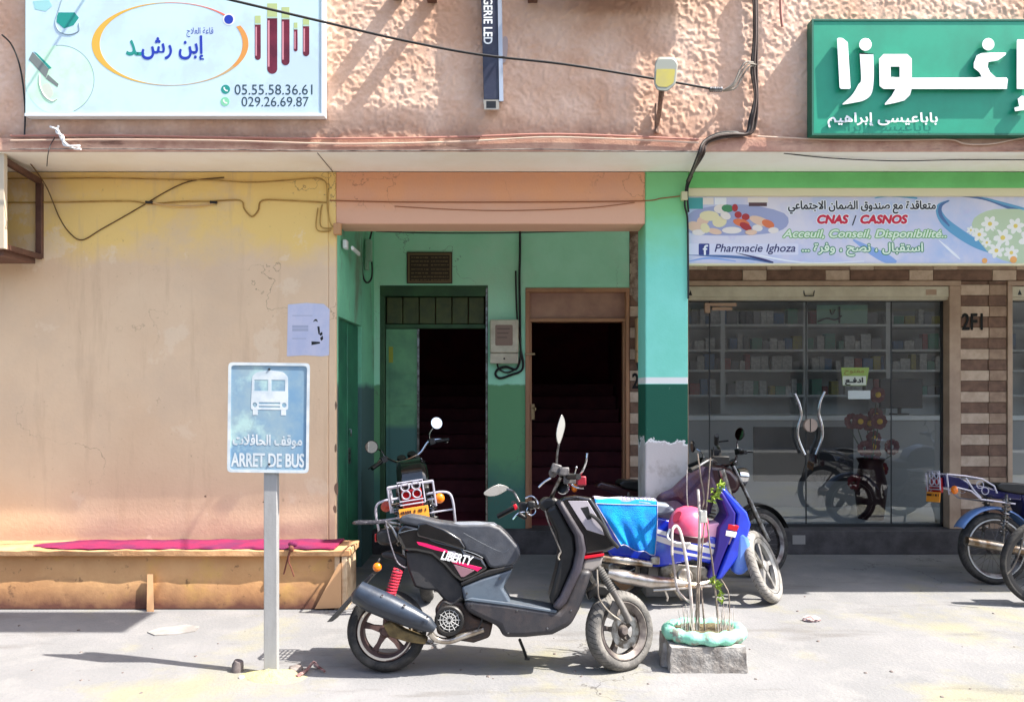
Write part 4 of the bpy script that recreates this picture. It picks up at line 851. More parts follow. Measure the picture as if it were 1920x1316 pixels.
cable('loop of grey wires arching from the clamp to the cable bundle', [[P(1352, 170, 5.52), P(1372, 164, 5.5), P(1384, 148, 5.5), P(1394, 130, 5.5), P(1404, 120, 5.52), P(1417, 122, 5.58)], [P(1356, 171, 5.53), P(1378, 166, 5.52), P(1390, 148, 5.52), P(1398, 134, 5.52), P(1408, 124, 5.55), P(1416, 126, 5.6)], [P(1360, 168, 5.5), P(1376, 156, 5.48), P(1388, 130, 5.48), P(1398, 117, 5.5), P(1412, 118, 5.57)]], .007, M_cable2)
cable('rusty drain wire hanging at the top right of the stucco wall', [[P(1463, -40, U - .04), P(1464, 20, U - .04), P(1467, 50, U - .04)]], .011, mat('rose_cable', (176, 122, 108), .7))
cable('thin dark wire along the soffit edge under the green sign', [[P(1470, 288, U + .02), P(1560, 297, U + .1), P(1680, 302, U + .15), P(1800, 300, U + .15), P(1950, 300, U + .1)]], .004)
b = MB(); b.rbox(P(1283, 368, W - .03), (.05, .04, .07)); 
o = b.build('insulator', mat('cream_insulator', (206, 200, 160), .5), bevel=.006); tag(o, 'cream cable insulator at the top right of the mint pillar', 'insulator')
# flood lamp
fl = thing('street_lamp', 'boxy floodlight with yellow lens on an arm over the street', 'lamp', tuple(P(1240, 245, U)))
yl_ = 5.30
b = MB(); a = [(1228, 120), (1234, 110), (1264, 110), (1271, 120), (1267, 158), (1252, 172), (1232, 170), (1226, 158)]
b.ext(rounded(a, 5), lambda p: P(p[0], p[1], yl_), lambda p: P(p[0], p[1] - 3, yl_ + .14)); b.build('housing', mat('grey_lamp_housing', (150, 152, 140), .45), fl, bevel=.006)
b = MB(); b.pix(rounded([(1231, 130), (1266, 130), (1263, 156), (1251, 164), (1234, 163), (1229, 156)], 3), yl_, .006); b.build('lens', mat('yellow_lens', (178, 166, 100), .25, second=(190, 176, 84), scale=6), fl)
b = MB(); b.tube([P(1240, 168, yl_ + .1), P(1240, 182, yl_ + .12)], .02, 8); b.tube([P(1239, 180, yl_ + .12), P(1237, 205, U - .12), P(1232, 235, U - .02), P(1232, 250, U - .01)], .017, 8); b.tube([P(1230, 195, U - .02), P(1230, 248, U - .02)], .012, 6); b.build('bracket', mat('rusty_bracket', (100, 74, 62), .7, second=(150, 120, 100), scale=14), fl)
# big sign frame at the left edge
sg = thing('sign_frame', 'open metal frame of a projecting sign at the left edge of the wall', 'sign frame', (-3.73, W, 2.7))
M_fr = mat('brown_steel_frame', (104, 72, 58), .6, second=(84, 56, 46), scale=6); M_fc = mat('cream_steel_tube', (196, 180, 156), .5)
xf = -3.74
MB().box(xf - .03, xf + .018, W - .035, W - .001, 2.69, 3.285).build('wall_bar', M_fr, sg, bevel=.003)
b = MB(); b.rbox(((xf), (5.69 + W - .03) / 2, 3.315), (.035, W - 5.70, .045), Matrix.Rotation(-.1, 3, 'X')); b.build('top_arm', M_fr, sg, bevel=.003)
b = MB(); b.rbox(((xf), (5.69 + W - .03) / 2, 2.70), (.035, W - 5.70, .04)); b.build('bottom_arm', M_fr, sg, bevel=.003)
MB().box(xf - .02, xf + .022, 5.66, 5.70, 2.68, 4.30).build('front_bar', M_fc, sg, bevel=.003)
b = MB(); b.box(-5.6, xf - .02, 5.66, 5.72, 2.68, 4.3); b.build('panel', mat('brown_sign_side', (120, 86, 70), .6), sg)
b = MB(); b.box(-5.6, xf - .02, 5.72, 6.1, 2.64, 2.69); b.build('bottom_rail', M_fr, sg)

# ================================================================== what casts the shade on the stucco, above the picture
M_bd = mat('plain_grey_board', (150, 150, 150), .5)
aw = thing('shop_sign', 'large unseen board shaped to cast shade on the stucco wall around the blade sign', 'sign', (.9, U, 4.6))  # unseen board, shaped to cast the shade round the blade sign
MB().box(.30, 1.36, U - .20, U - .17, 4.43, 5.9).build('panel', M_bd, aw)
for x in (.5, 1.2): MB().box(x, x + .03, U - .17, U, 5.0, 5.03).build('bracket', M_steel, aw)
aw2 = thing('shop_sign', 'second unseen board sized to shade the stucco wall near the floodlight', 'sign', (1.7, U, 5.1))  # another unseen board, sized for the shade near the floodlight
MB().box(1.42, 1.86, U - .20, U - .18, 5.10, 6.0).build('panel', M_bd, aw2); MB().box(1.45, 1.52, U - .20, U - .17, 4.43, 5.10).build('bracket', M_steel, aw2)
rl = thing('bracket_rail', 'row of bare steel bracket arms left on the stucco wall', 'bracket', (-.4, U, 4.6))
for x, z, l_ in ((-.58, 4.50, .235), (-.83, 4.52, .14), (.15, 4.50, .22)): MB().box(x - .035, x + .035, U - l_, U, z - .035, z + .035).build('arm', M_fr, rl)
MB().box(-.72, .30, U - .20, U - .18, 4.535, 4.62).build('rail', M_fr, rl)
an = thing('shade_strip', 'unseen canvas strip added over the street to shade the ground by the bench', 'shade_strip', (-.6, 4.5, 4.9))  # strip added out of view only to shade the ground before the bench
MB().box(-2.6, .88, 4.30, 4.74, 4.89, 4.90).build('canvas', mat('shade_strip_canvas', (170, 160, 140), .9), an)
for y in (4.29, 4.75): MB().tube([(-2.6, y, 4.88), (.88, y, 4.88)], .012, 8).build('rail', M_steel, an)
MB().tube([(-2.5, 4.75, 4.88), (-2.5, U, 5.4)], .01, 6).build('stay', M_steel, an); MB().tube([(.8, 4.75, 4.88), (.8, U, 5.5)], .01, 6).build('stay', M_steel, an)
# masonry bench with its pink cloth
bh = thing('masonry_bench', 'long ochre plastered street bench along the foot of the ochre wall', 'bench', (-2.5, 5.95, 0))
M_bench = mat('ochre_bench_plaster', (206, 160, 110), .9, second=(192, 144, 96), scale=2.2, bump=.2, bscale=40, thr=(.4, .62))
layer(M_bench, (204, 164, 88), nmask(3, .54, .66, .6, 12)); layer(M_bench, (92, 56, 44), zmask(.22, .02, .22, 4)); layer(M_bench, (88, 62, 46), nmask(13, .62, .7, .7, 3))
xe = (652 - CX) * 5.8 / F
b = MB(); b.add([(-8, 5.80, 0), (xe - .04, 5.80, 0), (xe - .04, W - .002, 0), (-8, W - .002, 0), (-8, 5.85, .40), (xe - .06, 5.85, .40), (xe - .06, W - .002, .40), (-8, W - .002, .40)], [(0, 3, 2, 1), (4, 5, 6, 7), (0, 1, 5, 4), (1, 2, 6, 5), (2, 3, 7, 6), (3, 0, 4, 7)]); b.build('base', M_bench, bh, bevel=.01)
M_slab = mat('worn_bench_slab', (204, 160, 116), .85, second=(180, 132, 90), scale=5, bump=.4, bscale=50)
n_ = 60; b = MB(); rr_ = random.Random(2); vs = []; fs = []
for i in range(n_ + 1):
    x = -8 + (xe + .02 + 8) * i / n_; e1 = rr_.uniform(-.008, .008); e2 = rr_.uniform(-.006, .006)
    vs += [(x, 5.785 + e1, .402), (x, 5.78 + e2, .448 + e2), (x, W - .002, .452), (x, W - .002, .402)]
for i in range(n_): fs += [(4 * i + j, 4 * i + (j + 1) % 4, 4 * i + 4 + (j + 1) % 4, 4 * i + 4 + j) for j in range(4)]
fs += [(0, 1, 2, 3), (4 * n_ + 3, 4 * n_ + 2, 4 * n_ + 1, 4 * n_)]
b.add(vs, fs); b.build('slab', M_slab, bh, bevel=.006)
b = MB(); b.box(xe - .045, xe - .005, 5.79, W - .01, 0, .402); b.box(xe - .10, xe - .06, 5.80, 5.83, 0, .40); b.build('end_post', mat('pale_bench_end', (206, 182, 150), .85, second=(170, 136, 104), scale=6), bh, bevel=.005)
M_plank = mat('pale_plank', (206, 160, 116), .8)
MB().ext([(590, 1141), (640, 1139), (640, 1054), (634, 1058)], lambda p: P(p[0], p[1], 5.775), lambda p: P(p[0], p[1], 5.795)).build('wedge', M_plank, bh)
b = MB(); b.add([P(275, 1158, 5.74), P(289, 1158, 5.74), P(287, 1076, 5.79), P(276, 1076, 5.79), P(275, 1156, 5.77), P(289, 1156, 5.77), P(287, 1076, 5.81), P(276, 1076, 5.81)], [(0, 1, 2, 3), (7, 6, 5, 4), (0, 1, 5, 4), (1, 2, 6, 5), (2, 3, 7, 6), (3, 0, 4, 7)]); b.build('plank', mat('pale_plank', (206, 160, 116), .8), bh)
mt = MB(); nx_ = 90; rr_ = random.Random(6); vs = []; fs = []
xa, xb = (45 - CX) * 5.8 / F, (636 - CX) * 5.95 / F
for i in range(nx_ + 1):
    u = i / nx_; x = xa + (xb - xa) * u; wob = .010 * math.sin(i * .9) + rr_.uniform(-.005, .005); fr_ = 5.80 + wob + .1 * max(0, .12 - u) / .12; dep = fr_ + .05 + (W - .02 - fr_ - .05) * min(1, u / .1)
    top = .456 + .008 * u + .003 * math.sin(i * .5)
    vs += [(x, fr_, .456), (x, fr_ + .01, top + .004), (x, (fr_ + dep) / 2, top + .006), (x, dep, top + .003), (x, dep, .456)]
for i in range(nx_): fs += [(5 * i + j, 5 * i + j + 1, 5 * i + 6 + j, 5 * i + 5 + j) for j in range(4)]
fs += [(0, 1, 2, 3, 4), tuple(5 * nx_ + j for j in (4, 3, 2, 1, 0))]
M_mat = mat('magenta_cloth', (136, 18, 70), .9, second=(104, 24, 70), scale=5, bump=.3, bscale=200)
o = mt.add(vs, fs).build('bench_mat', M_mat); tag(o, 'long magenta cloth mat spread on the ochre street bench', 'mat')
b = MB(); b.tube([P(545, 1022, 5.80), P(544, 1030, 5.76), P(540, 1044, 5.77), P(536, 1060, 5.775), P(532, 1076, 5.78)], .006, 6, 4); b.tube([P(545, 1028, 5.77), P(541, 1050, 5.765), P(546, 1064, 5.77), P(551, 1080, 5.78)], .005, 6, 4); b.ball(P(546, 1028, 5.765), .022, 8, 6, (1, .8, 1.2)); b.m(1).ball(P(549, 1020, 5.78), .03, 8, 6, (1.2, .7, .8))
o = b.build('knotted_cord', [mat('brown_cord', (110, 60, 46), .8), M_mat]); tag(o, 'knotted brown cord with magenta rag hanging off the bench edge', 'cord')

# ================================================================== SCOOTER
for m_, t_ in ((M_black, .22), (M_matte, .3), (M_seat, .34), (M_gloss, .12)): layer(m_, (150, 142, 132), dustmask(t_))
YC = 4.53
sc = thing('scooter', 'black scooter with pink stripes and white lettering parked in the sun by the bus sign', 'scooter', tuple(P(960, 1258, YC)))
def zs(x, y): return (600 + x / 2.436, 760 + y / 2.436)
def Z_(x, y, Y=4.4): return P(*zs(x, y), Y)
M_kick = mat('blue_grey_plastic', (80, 92, 104), .42, second=(66, 76, 88), scale=10, bump=.1, bscale=300)
M_floor = mat('scuffed_floor_plastic', (36, 36, 42), .45, second=(60, 52, 52), scale=10, bump=.12, bscale=300, thr=(.48, .75))
M_shield = mat('violet_grey_plastic', (54, 50, 60), .45, second=(42, 38, 44), scale=10, bump=.1, bscale=300)
M_pad = mat('grey_seat_pad', (126, 132, 142), .5, second=(108, 114, 124), scale=9, bump=.25, bscale=260)  # paler grey puts the sunlit brightness of the seat top into the colour
for m_, t_ in ((M_kick, .3), (M_floor, .34), (M_shield, .26), (M_pad, .3)): layer(m_, (150, 142, 132), dustmask(t_))
def pan(name, pts, hw, m_, bevel=.02, parent=None, conv=zs, Yc=YC, seg=3, sm=0, narrow=0, par=None):
    """body panel: a side outline given width hw each side of the vehicle's middle plane, its edges rounded"""
    q = [conv(*p) for p in pts]
    if sm: q = smooth2(q, sm)
    yn = Yc - hw; b = MB()
    pp = [P(x, y, yn) for x, y in q]
    cx = sum(p.x for p in pp) / len(pp)
    b.ext([(p.x, p.z) for p in pp], lambda p: (p[0], yn, p[1]), lambda p: (p[0], Yc + hw, p[1]))
    return b.build(name, m_, parent if parent is not None else sc, bevel=bevel, seg=seg, ang=50)
pan('inner_fender', [(380, 690), (440, 680), (510, 700), (565, 750), (610, 800), (650, 840), (660, 905), (610, 940), (560, 905), (525, 865), (470, 862), (425, 848), (392, 770)], .085, M_matte, .015)
tf = pan('tail_fairing', [(336, 618), (345, 580), (372, 562), (440, 578), (560, 602), (640, 652), (662, 690), (742, 716), (770, 772), (700, 812), (640, 834), (600, 802), (560, 757), (500, 707), (430, 692), (372, 690)], .125, M_gloss, .03)
st_ = pan('seat', [(345, 556), (352, 530), (380, 520), (440, 530), (520, 550), (640, 566), (770, 564), (820, 580), (856, 614), (905, 668), (918, 702), (908, 736), (868, 758), (800, 768), (770, 764), (744, 716), (662, 690), (640, 652), (560, 604), (440, 578), (370, 564)], .13, M_seat, .045, seg=5)
pan('seat_pad', [(530, 556), (600, 560), (700, 558), (790, 564), (828, 592), (846, 640), (852, 680), (826, 694), (742, 656), (650, 606)], .124, M_pad, .04, seg=5, parent=st_)
pan('seat_side', [(436, 562), (476, 556), (560, 588), (636, 634), (662, 676), (648, 684), (545, 652), (432, 622)], .138, M_gloss, .02)
pan('kick_panel', [(642, 852), (742, 812), (882, 770), (834, 858), (874, 928), (655, 914)], .125, M_kick, .015)
pan('under_seat_trim', [(636, 834), (770, 774), (880, 752), (882, 768), (740, 810), (641, 850)], .128, M_black, .008)
fb = pan('floorboard', [(650, 914), (690, 906), (870, 928), (1095, 962), (1126, 925), (1160, 842), (1195, 772), (1252, 780), (1225, 862), (1190, 955), (1150, 1028), (1064, 1070), (940, 1082), (835, 1082), (815, 1034), (740, 1002), (662, 964)], .145, M_floor, .03, seg=4)
pan('floor_edge', [(655, 914), (690, 904), (870, 926), (1085, 960), (1080, 972), (868, 940), (690, 918)], .148, M_kick, .004, parent=fb)
pan('leg_shield_inner', [(1036, 500), (1086, 470), (1170, 622), (1178, 692), (1160, 770), (1100, 905), (1062, 944), (1050, 900), (1090, 760), (1098, 690), (1085, 600)], .12, M_black, .02)
pan('leg_shield', [(1082, 464), (1108, 450), (1150, 520), (1212, 620), (1224, 690), (1202, 780), (1132, 925), (1096, 964), (1062, 946), (1100, 900), (1160, 770), (1178, 690), (1170, 622)], .165, M_shield, .018)
ff = pan('front_fairing', [(1104, 454), (1122, 436), (1180, 430), (1250, 440), (1292, 505), (1332, 590), (1364, 668), (1320, 690), (1216, 706), (1212, 620), (1160, 532)], .12, M_gloss, .04, seg=5)
M_pearl = mat('silver_decal_and_sheen', (190, 184, 192), .25, .4)
pan('fairing_lower', [(1216, 724), (1306, 710), (1292, 750), (1252, 780), (1198, 774)], .112, mat('grey_fairing', (136, 130, 126), .35), .014)
pan('red_stripe', [(1214, 710), (1306, 698), (1306, 710), (1213, 724)], .1215, M_redp, .002, parent=ff)
pan('silver_decal_and_sheen', [(1140, 456), (1232, 456), (1276, 530), (1310, 616), (1226, 590), (1186, 530)], .1215, M_pearl, .002, parent=ff)  # silver shape widened to paint the bright reflection on the upper fairing
pan('fairing_slot', [(1196, 488), (1236, 480), (1252, 540), (1230, 546)], .1225, M_black, .004, parent=ff)
pan('pink_stripe', [(430, 644), (470, 650), (572, 682), (584, 697), (520, 684), (440, 660)], .1265, M_pink, .002, parent=tf)
pan('pink_stripe', [(582, 722), (620, 736), (738, 764), (716, 782), (700, 772), (600, 742)], .1265, M_pink, .002, parent=tf)
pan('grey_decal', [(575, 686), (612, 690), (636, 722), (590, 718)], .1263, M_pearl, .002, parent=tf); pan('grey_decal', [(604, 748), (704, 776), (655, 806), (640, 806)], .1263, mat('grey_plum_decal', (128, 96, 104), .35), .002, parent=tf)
text('LIBERTY', tuple(zs(548, 700)) + tuple(zs(696, 740)), YC - .128, M_wtext, tf, fat=.5, shear=.3, tilt=.20, proud=.002)
# front end: fork, mudguard, wheel turned to the far side
b = MB()
for Y in (4.44, 4.60):
    pts = []; n_ = 22
    p0, p1 = Z_(1284, 764, Y), Z_(1346, 868, Y)
    for i in range(n_ + 1): pts.append(p0.lerp(p1, i / n_))
    MB().tube(pts, [.024 if i % 2 else .019 for i in range(n_ + 1)], 12).build('fork_boot', mat('dusty_rubber_boot', (92, 90, 86), .8, second=(70, 68, 66), scale=12), sc)
b = MB()
for Y in (4.44, 4.60): b.tube([Z_(1340, 858, Y), Z_(1380, 925, Y), Z_(1418, 1004, Y)], [.021, .019, .022], 12); b.tube([Z_(1262, 730, Y), Z_(1290, 775, Y)], .018, 10)
b.rbox(Z_(1345, 950, 4.46), (.05, .03, .10), Matrix.Rotation(.4, 3, 'Y')); b.build('fork', mat('grey_fork', (104, 100, 96), .5, .6, second=(130, 126, 120), scale=12), sc, bevel=.003)
pan('front_mudguard', [(1222, 870), (1262, 830), (1310, 836), (1338, 862), (1310, 886), (1262, 880), (1232, 905)], .05, M_black, .012, Yc=4.54)
fwx = P(1163, 1180, 4.57); wheel(sc, (fwx.x, 4.57, .226), .231, .115, (.50, -.86, .09), 5, mat('sooty_alloy', (88, 80, 78), .5, .5, second=(140, 132, 124), scale=10), M_dusty, rim_r=.70)
b = MB(); ax = Vector((.50, -.86, .09)).normalized(); b.lathe([(.055, -.002), (.1, -.002), (.1, .002), (.055, .002)], Vector((fwx.x, 4.57, .226)) + ax * .052, ax, 32, closed=True); b.build('brake_disc', M_steel, sc)
b = MB(); b.tube([Z_(1272, 770, 4.42), Z_(1274, 830, 4.42), Z_(1280, 900, 4.42), Z_(1330, 965, 4.43), Z_(1402, 1012, 4.44)], .006, 6, 6); b.build('brake_hose', M_cable2, sc)
# rear wheel, engine, exhaust
rwx = P(724, 1188, YC); wheel(sc, (rwx.x, YC, .234), .234, .125, (.03, 1, -.02), 5, mat('brown_alloy', (96, 74, 70), .5, .3, second=(74, 56, 54), scale=10), M_rubber, rim_r=.69)
b = MB(); c_ = Vector((rwx.x, YC - .05, .234)); b.lathe([(.150, -.006), (.163, -.006), (.163, .004), (.150, .004)], c_, (0, 1, 0), 48, closed=True); b.build('rim_edge', mat('cream_rim_edge', (206, 196, 180), .4), sc)
pan('crankcase', [(520, 940), (560, 905), (650, 915), (700, 980), (790, 1010), (775, 1075), (700, 1100), (600, 1085), (530, 1060)], .09, mat('dark_cast_engine', (60, 54, 52), .55, .5, second=(84, 66, 56), scale=14, bump=.2), .02)
pan('gear_case', [(280, 1020), (320, 1000), (380, 1040), (490, 1080), (480, 1110), (400, 1100), (310, 1075)], .03, mat('olive_cast_hub', (124, 108, 74), .5, .6, second=(90, 78, 56), scale=16, bump=.2), .012, Yc=4.44)
b = MB(); c_ = Z_(588, 1002, 4.40); b.lathe([(.085, .03), (.085, -.012), (.078, -.02), (.066, -.02), (.062, -.008), (.001, -.006)], c_, (0, 1, 0), 36); fc = b.build('fan_cover', M_black, sc)
b = MB(); cx_, cy_ = 588, 1002
for i in range(12):
    a = i * math.pi / 6; b.tube([Z_(cx_ + 8 * math.cos(a), cy_ + 8 * math.sin(a), 4.386), Z_(cx_ + 52 * math.cos(a), cy_ + 52 * math.sin(a), 4.386)], .0022, 5)
for r_ in (16, 30, 44): b.tube([Z_(cx_ + r_ * math.cos(a), cy_ + r_ * math.sin(a), 4.386) for a in np.linspace(0, 2 * math.pi, 25)], .002, 5)
b.build('fan_grille', mat('pale_grille', (170, 170, 168), .5), fc)
b = MB(); pth = [Z_(x, y, 4.365) for x, y in ((150, 868), (165, 880), (230, 915), (320, 952), (420, 995), (490, 1025), (522, 1046))]; b.tube(pth, [.034, .064, .070, .068, .058, .044, .02], 20)
mf = b.build('muffler', mat('blue_black_muffler', (34, 40, 50), .36, second=(44, 50, 58), scale=10, bump=.05), sc, ang=50)
b = MB(); off = Vector((0, -.012, .014)); b.tube([p + off for p in pth[1:6]], [.054, .063, .061, .050, .034], 18); b.build('heat_shield', mat('slate_heat_shield', (48, 58, 72), .36, second=(38, 46, 58), scale=9, bump=.06), mf, ang=50)
for x, y in ((275, 903), (378, 948), (484, 1000)): MB().lathe([(.001, -.006), (.007, -.005), (.008, .004)], Z_(x, y, 4.302), (0, 1, 0), 10).build('bolt', M_chrome, mf)
b = MB(); b.tube([Z_(500, 1060, 4.38), Z_(530, 1086, 4.4), Z_(590, 1090, 4.42), Z_(660, 1066, 4.43), Z_(745, 1036, 4.45)], .019, 12, 5); b.lathe([(.026, -.02), (.028, -.015), (.028, .015), (.026, .02)], Z_(500, 1085, 4.4), (0, 1, 0), 14); b.build('exhaust_pipe', M_pipe, sc)
b = MB(); p0, p1 = Z_(348, 770, 4.42), Z_(312, 888, 4.42); t_ = (p1 - p0).normalized(); u_ = t_.orthogonal().normalized(); v_ = t_.cross(u_)
b.tube([p0.lerp(p1, i / 120) + (u_ * math.cos(i * .47) + v_ * math.sin(i * .47)) * .026 for i in range(121)], .0062, 6); shk = b.build('shock_spring', mat('red_spring', (196, 50, 70), .4), sc); MB().tube([p0, p1], .012, 8).build('shock_rod', M_steel, shk)
# tail: rack, light, plate arm, indicator
b = MB(); rz = Z_(210, 545, 4.5).z; xa, xb = Z_(132, 548, 4.45).x, Z_(286, 548, 4.45).x
b.tube([(xb, 4.44, rz), (xa + .02, 4.44, rz - .004), (xa, 4.47, rz - .004), (xa, 4.60, rz - .004), (xa + .02, 4.63, rz - .004), (xb, 4.63, rz)], .008, 8)
for i in range(7): x = xa + .02 + i * (xb - xa - .03) / 6; b.tube([(x, 4.44, rz), (x, 4.63, rz)], .005, 6)
for i in range(3): y = 4.48 + i * .055; b.tube([(xa, y, rz + .004), (xb, y, rz + .004)], .005, 6)
b.build('rear_rack', mat('worn_black_rack', (52, 50, 56), .5, .3, second=(120, 116, 116), scale=60, thr=(.55, .7)), sc)
b = MB()
for Y in (4.44, 4.62): b.tube([Z_(284, 545, Y), Z_(318, 580, Y), Z_(352, 640, Y)], .010, 8); b.tube([Z_(290, 550, Y), Z_(355, 560, Y)], .008, 8)
b.build('rack_strut', M_steel, sc)
b = MB(); b.tube([Z_(284, 545, 4.41), Z_(296, 600, 4.41), Z_(315, 670, 4.41), Z_(345, 740, 4.41), Z_(385, 765, 4.41)], [.006, .004] * 20, 6, 10); b.build('chain', mat('grey_chain', (110, 106, 112), .4, .7, var=.5, scale=80), sc)
tl_ = pan('tail_light', [(240, 600), (262, 584), (326, 576), (352, 600), (350, 640), (312, 662), (262, 655), (242, 640)], .085, M_black, .02)
pan('red_lens', [(234, 604), (243, 600), (243, 642), (236, 640)], .07, M_red, .004, parent=tl_)
pan('hugger', [(262, 690), (300, 680), (340, 690), (395, 720), (388, 756), (350, 750), (320, 720), (276, 712)], .05, M_matte, .018)
b = MB(); b.ball(Z_(250, 760, 4.42), .026, 14, 10, (1, .7, 1)); b.build('indicator', M_orange, sc)
b = MB(); b.tube([Z_(262, 715, 4.46), Z_(240, 760, 4.44)], .007, 6); q_ = [Z_(232, 770, YC), Z_(244, 776, YC), Z_(62, 984, YC), Z_(36, 986, YC)]
b.ext([(p.x, p.z) for p in q_], lambda p: (p[0], YC - .07, p[1]), lambda p: (p[0], YC + .07, p[1])); b.build('mud_flap', M_matte, sc, bevel=.003)
b = MB(); b.tube([Z_(912, 1076, 4.5), Z_(930, 1112, 4.56), Z_(945, 1150, 4.6)], .009, 8); b.rbox(Z_(946, 1150, 4.6), (.03, .03, .012)); b.build('side_stand', M_black, sc)
b = MB(); b.tube([Z_(1240, 520, 4.40), Z_(1268, 536, 4.39), Z_(1300, 572, 4.39), Z_(1330, 625, 4.40), Z_(1372, 672, 4.41)], .011, 8, 4); b.build('front_guard', M_black, sc)
# handlebar group
pan('instrument_cowl', [(1000, 462), (1030, 432), (1090, 436), (1106, 470), (1060, 500), (1020, 500)], .075, M_black, .02)
b = MB(); b.tube([Z_(940, 452, 4.78), Z_(1000, 452, 4.68), Z_(1050, 446, 4.53), Z_(1080, 400, 4.42), Z_(1110, 350, 4.34)], .012, 8, 5); b.build('handlebar', M_steel, sc)
b = MB(); b.tube([Z_(812, 480, 4.90), Z_(900, 440, 4.83)], [.016, .019, .018, .019], 12); b.build('grip', M_black, sc)
b = MB(); b.tube([Z_(1140, 352, 4.33), Z_(1192, 368, 4.20)], [.017, .019, .017], 12); b.build('grip', M_black, sc)
b = MB(); b.rbox(Z_(938, 448, 4.78), (.07, .06, .065)); b.rbox(Z_(968, 440, 4.74), (.05, .07, .05)); b.rbox(Z_(925, 492, 4.74), (.06, .04, .03), Matrix.Rotation(.5, 3, 'Y')); sw1 = b.build('switch_block', M_black, sc, bevel=.012)
MB().rbox(Z_(893, 447, 4.78), (.022, .03, .036), Matrix.Rotation(-.4, 3, 'Y')).build('kill_switch', M_redp, sw1, bevel=.004)
b = MB(); b.tube([Z_(968, 470, 4.72) + Vector((.028 * math.cos(a), 0, .028 * math.sin(a))) for a in np.linspace(0, 6.28, 17)], .005, 6); b.tube([Z_(940, 410, 4.74), Z_(970, 402, 4.73), Z_(995, 425, 4.72), Z_(1000, 460, 4.7)], .006, 6, 4); b.tube([Z_(880, 508, 4.74), Z_(905, 480, 4.75), Z_(945, 470, 4.76)], .006, 6, 3); b.rbox(Z_(886, 424, 4.78), (.03, .02, .014)); b.build('brake_lever', M_chrome, sw1)
b = MB(); b.rbox(Z_(1085, 312, 4.36), (.06, .06, .055), Matrix.Rotation(.3, 3, 'Y')); b.rbox(Z_(1122, 328, 4.33), (.06, .05, .05)); b.ball(Z_(1070, 330, 4.38), .026, 10, 8); b.rbox(Z_(1148, 360, 4.35), (.07, .06, .06)); sw2 = b.build('switch_block', mat('grey_switch_block', (60, 58, 60), .45, second=(110, 106, 104), scale=30), sc, bevel=.01)
b = MB(); b.lathe([(.001, -.02), (.030, -.02), (.034, -.012), (.034, .02)], Z_(1115, 396, 4.40), (-.4, -1, .2), 20); b.m(1).lathe([(.034, -.022), (.038, -.018), (.038, -.01), (.034, -.008)], Z_(1115, 396, 4.40), (-.4, -1, .2), 20, closed=True); b.build('dial', [M_black, M_chrome], sc)
b = MB(); b.tube([Z_(1196, 354, 4.26), Z_(1214, 330, 4.24), Z_(1228, 296, 4.22), Z_(1234, 254, 4.22)], .006, 7, 4); b.tube([Z_(1002, 394, 4.4), Z_(1030, 368, 4.4), Z_(1060, 350, 4.4)], .007, 7, 3); b.tube([Z_(1160, 392, 4.3), Z_(1180, 408, 4.28), Z_(1216, 414, 4.26)], .005, 7, 3); b.build('brake_lever', M_chrome, sw2)
MB().rbox(Z_(1204, 382, 4.24), (.055, .04, .055)).build('reservoir', mat('dark_red_reservoir', (130, 24, 38), .35), sw2, bevel=.008)
b = MB(); b.ball(Z_(1182, 312, 4.3), .008, 8, 6); b.tube([Z_(1182, 312, 4.3), Z_(1172, 345, 4.33)], .004, 5); b.build('cable_adjuster', M_chrome, sw2)
def mirror(outline, Y, stem, yaw):
    b = MB(); b.tube([Z_(*p) for p in stem], .0065, 8, 4); m0 = b.build('mirror', M_steel, sc)
    q = smooth2([zs(*p) for p in outline], 3); pp = [P(x, y, Y) for x, y in q]
    b = MB(); b.ext([(p.x, p.z) for p in pp], lambda p: (p[0], Y - .011 + (p[0] - pp[0].x) * yaw, p[1]), lambda p: (p[0], Y + .011 + (p[0] - pp[0].x) * yaw, p[1])); b.build('mirror_shell', mat('pale_mirror_shell', (150, 148, 144), .25, .5), m0, bevel=.006)
mirror([(744, 374), (790, 342), (830, 336), (862, 350), (852, 362), (808, 386), (764, 390)], 4.86, [(852, 356, 4.86), (880, 366, 4.85), (896, 390, 4.82), (912, 424, 4.79)], .5)
mirror([(1108, 66), (1118, 58), (1130, 88), (1129, 122), (1112, 178), (1098, 202), (1086, 168), (1090, 122)], 4.34, [(1100, 198, 4.34), (1092, 240, 4.35), (1088, 290, 4.36)], .8)
b = MB(); b.tube([Z_(1032, 500, 4.42), Z_(1050, 560, 4.41), Z_(1084, 640, 4.41), Z_(1106, 690, 4.41)], .0045, 6, 5); b.tube([Z_(1106, 690, 4.41), Z_(1092, 714, 4.41), Z_(1098, 728, 4.41)], .006, 6, 3); b.build('cable', M_cable2, sc)

for x, y in ((690, 934), (900, 960), (1040, 1040), (860, 1060), (668, 880), (820, 812), (1150, 960)): MB().lathe([(.001, -.004), (.005, -.003), (.006, .002)], P(*zs(x, y), YC - (.127 if y < 900 else .146)), (0, 1, 0), 8).build('screw', M_steel, sc)
b = MB(); b.tube([P(*zs(x, y), YC - .131) for x, y in ((350, 606), (440, 590), (500, 640), (600, 668), (700, 700), (742, 720))], .0022, 5, 4); b.build('seat_piping', M_kick, st_)
b = MB(); b.tube([P(*zs(x, y), YC - .128) for x, y in ((650, 604), (742, 654), (830, 692), (866, 676))], .0025, 5, 4); b.build('seat_piping', M_kick, st_)
b = MB(); b.tube([P(*zs(x, y), 4.40) for x, y in ((640, 900), (600, 930), (560, 920), (540, 960))], .007, 6, 4); b.build('engine_hose', M_cable, sc); b = MB(); b.tube([P(*zs(x, y), 4.41) for x, y in ((700, 960), (740, 985), (720, 1040))], .005, 6, 4); b.build('engine_hose', M_cable, sc)
sc.rotation_euler = (-.13, 0, 0)
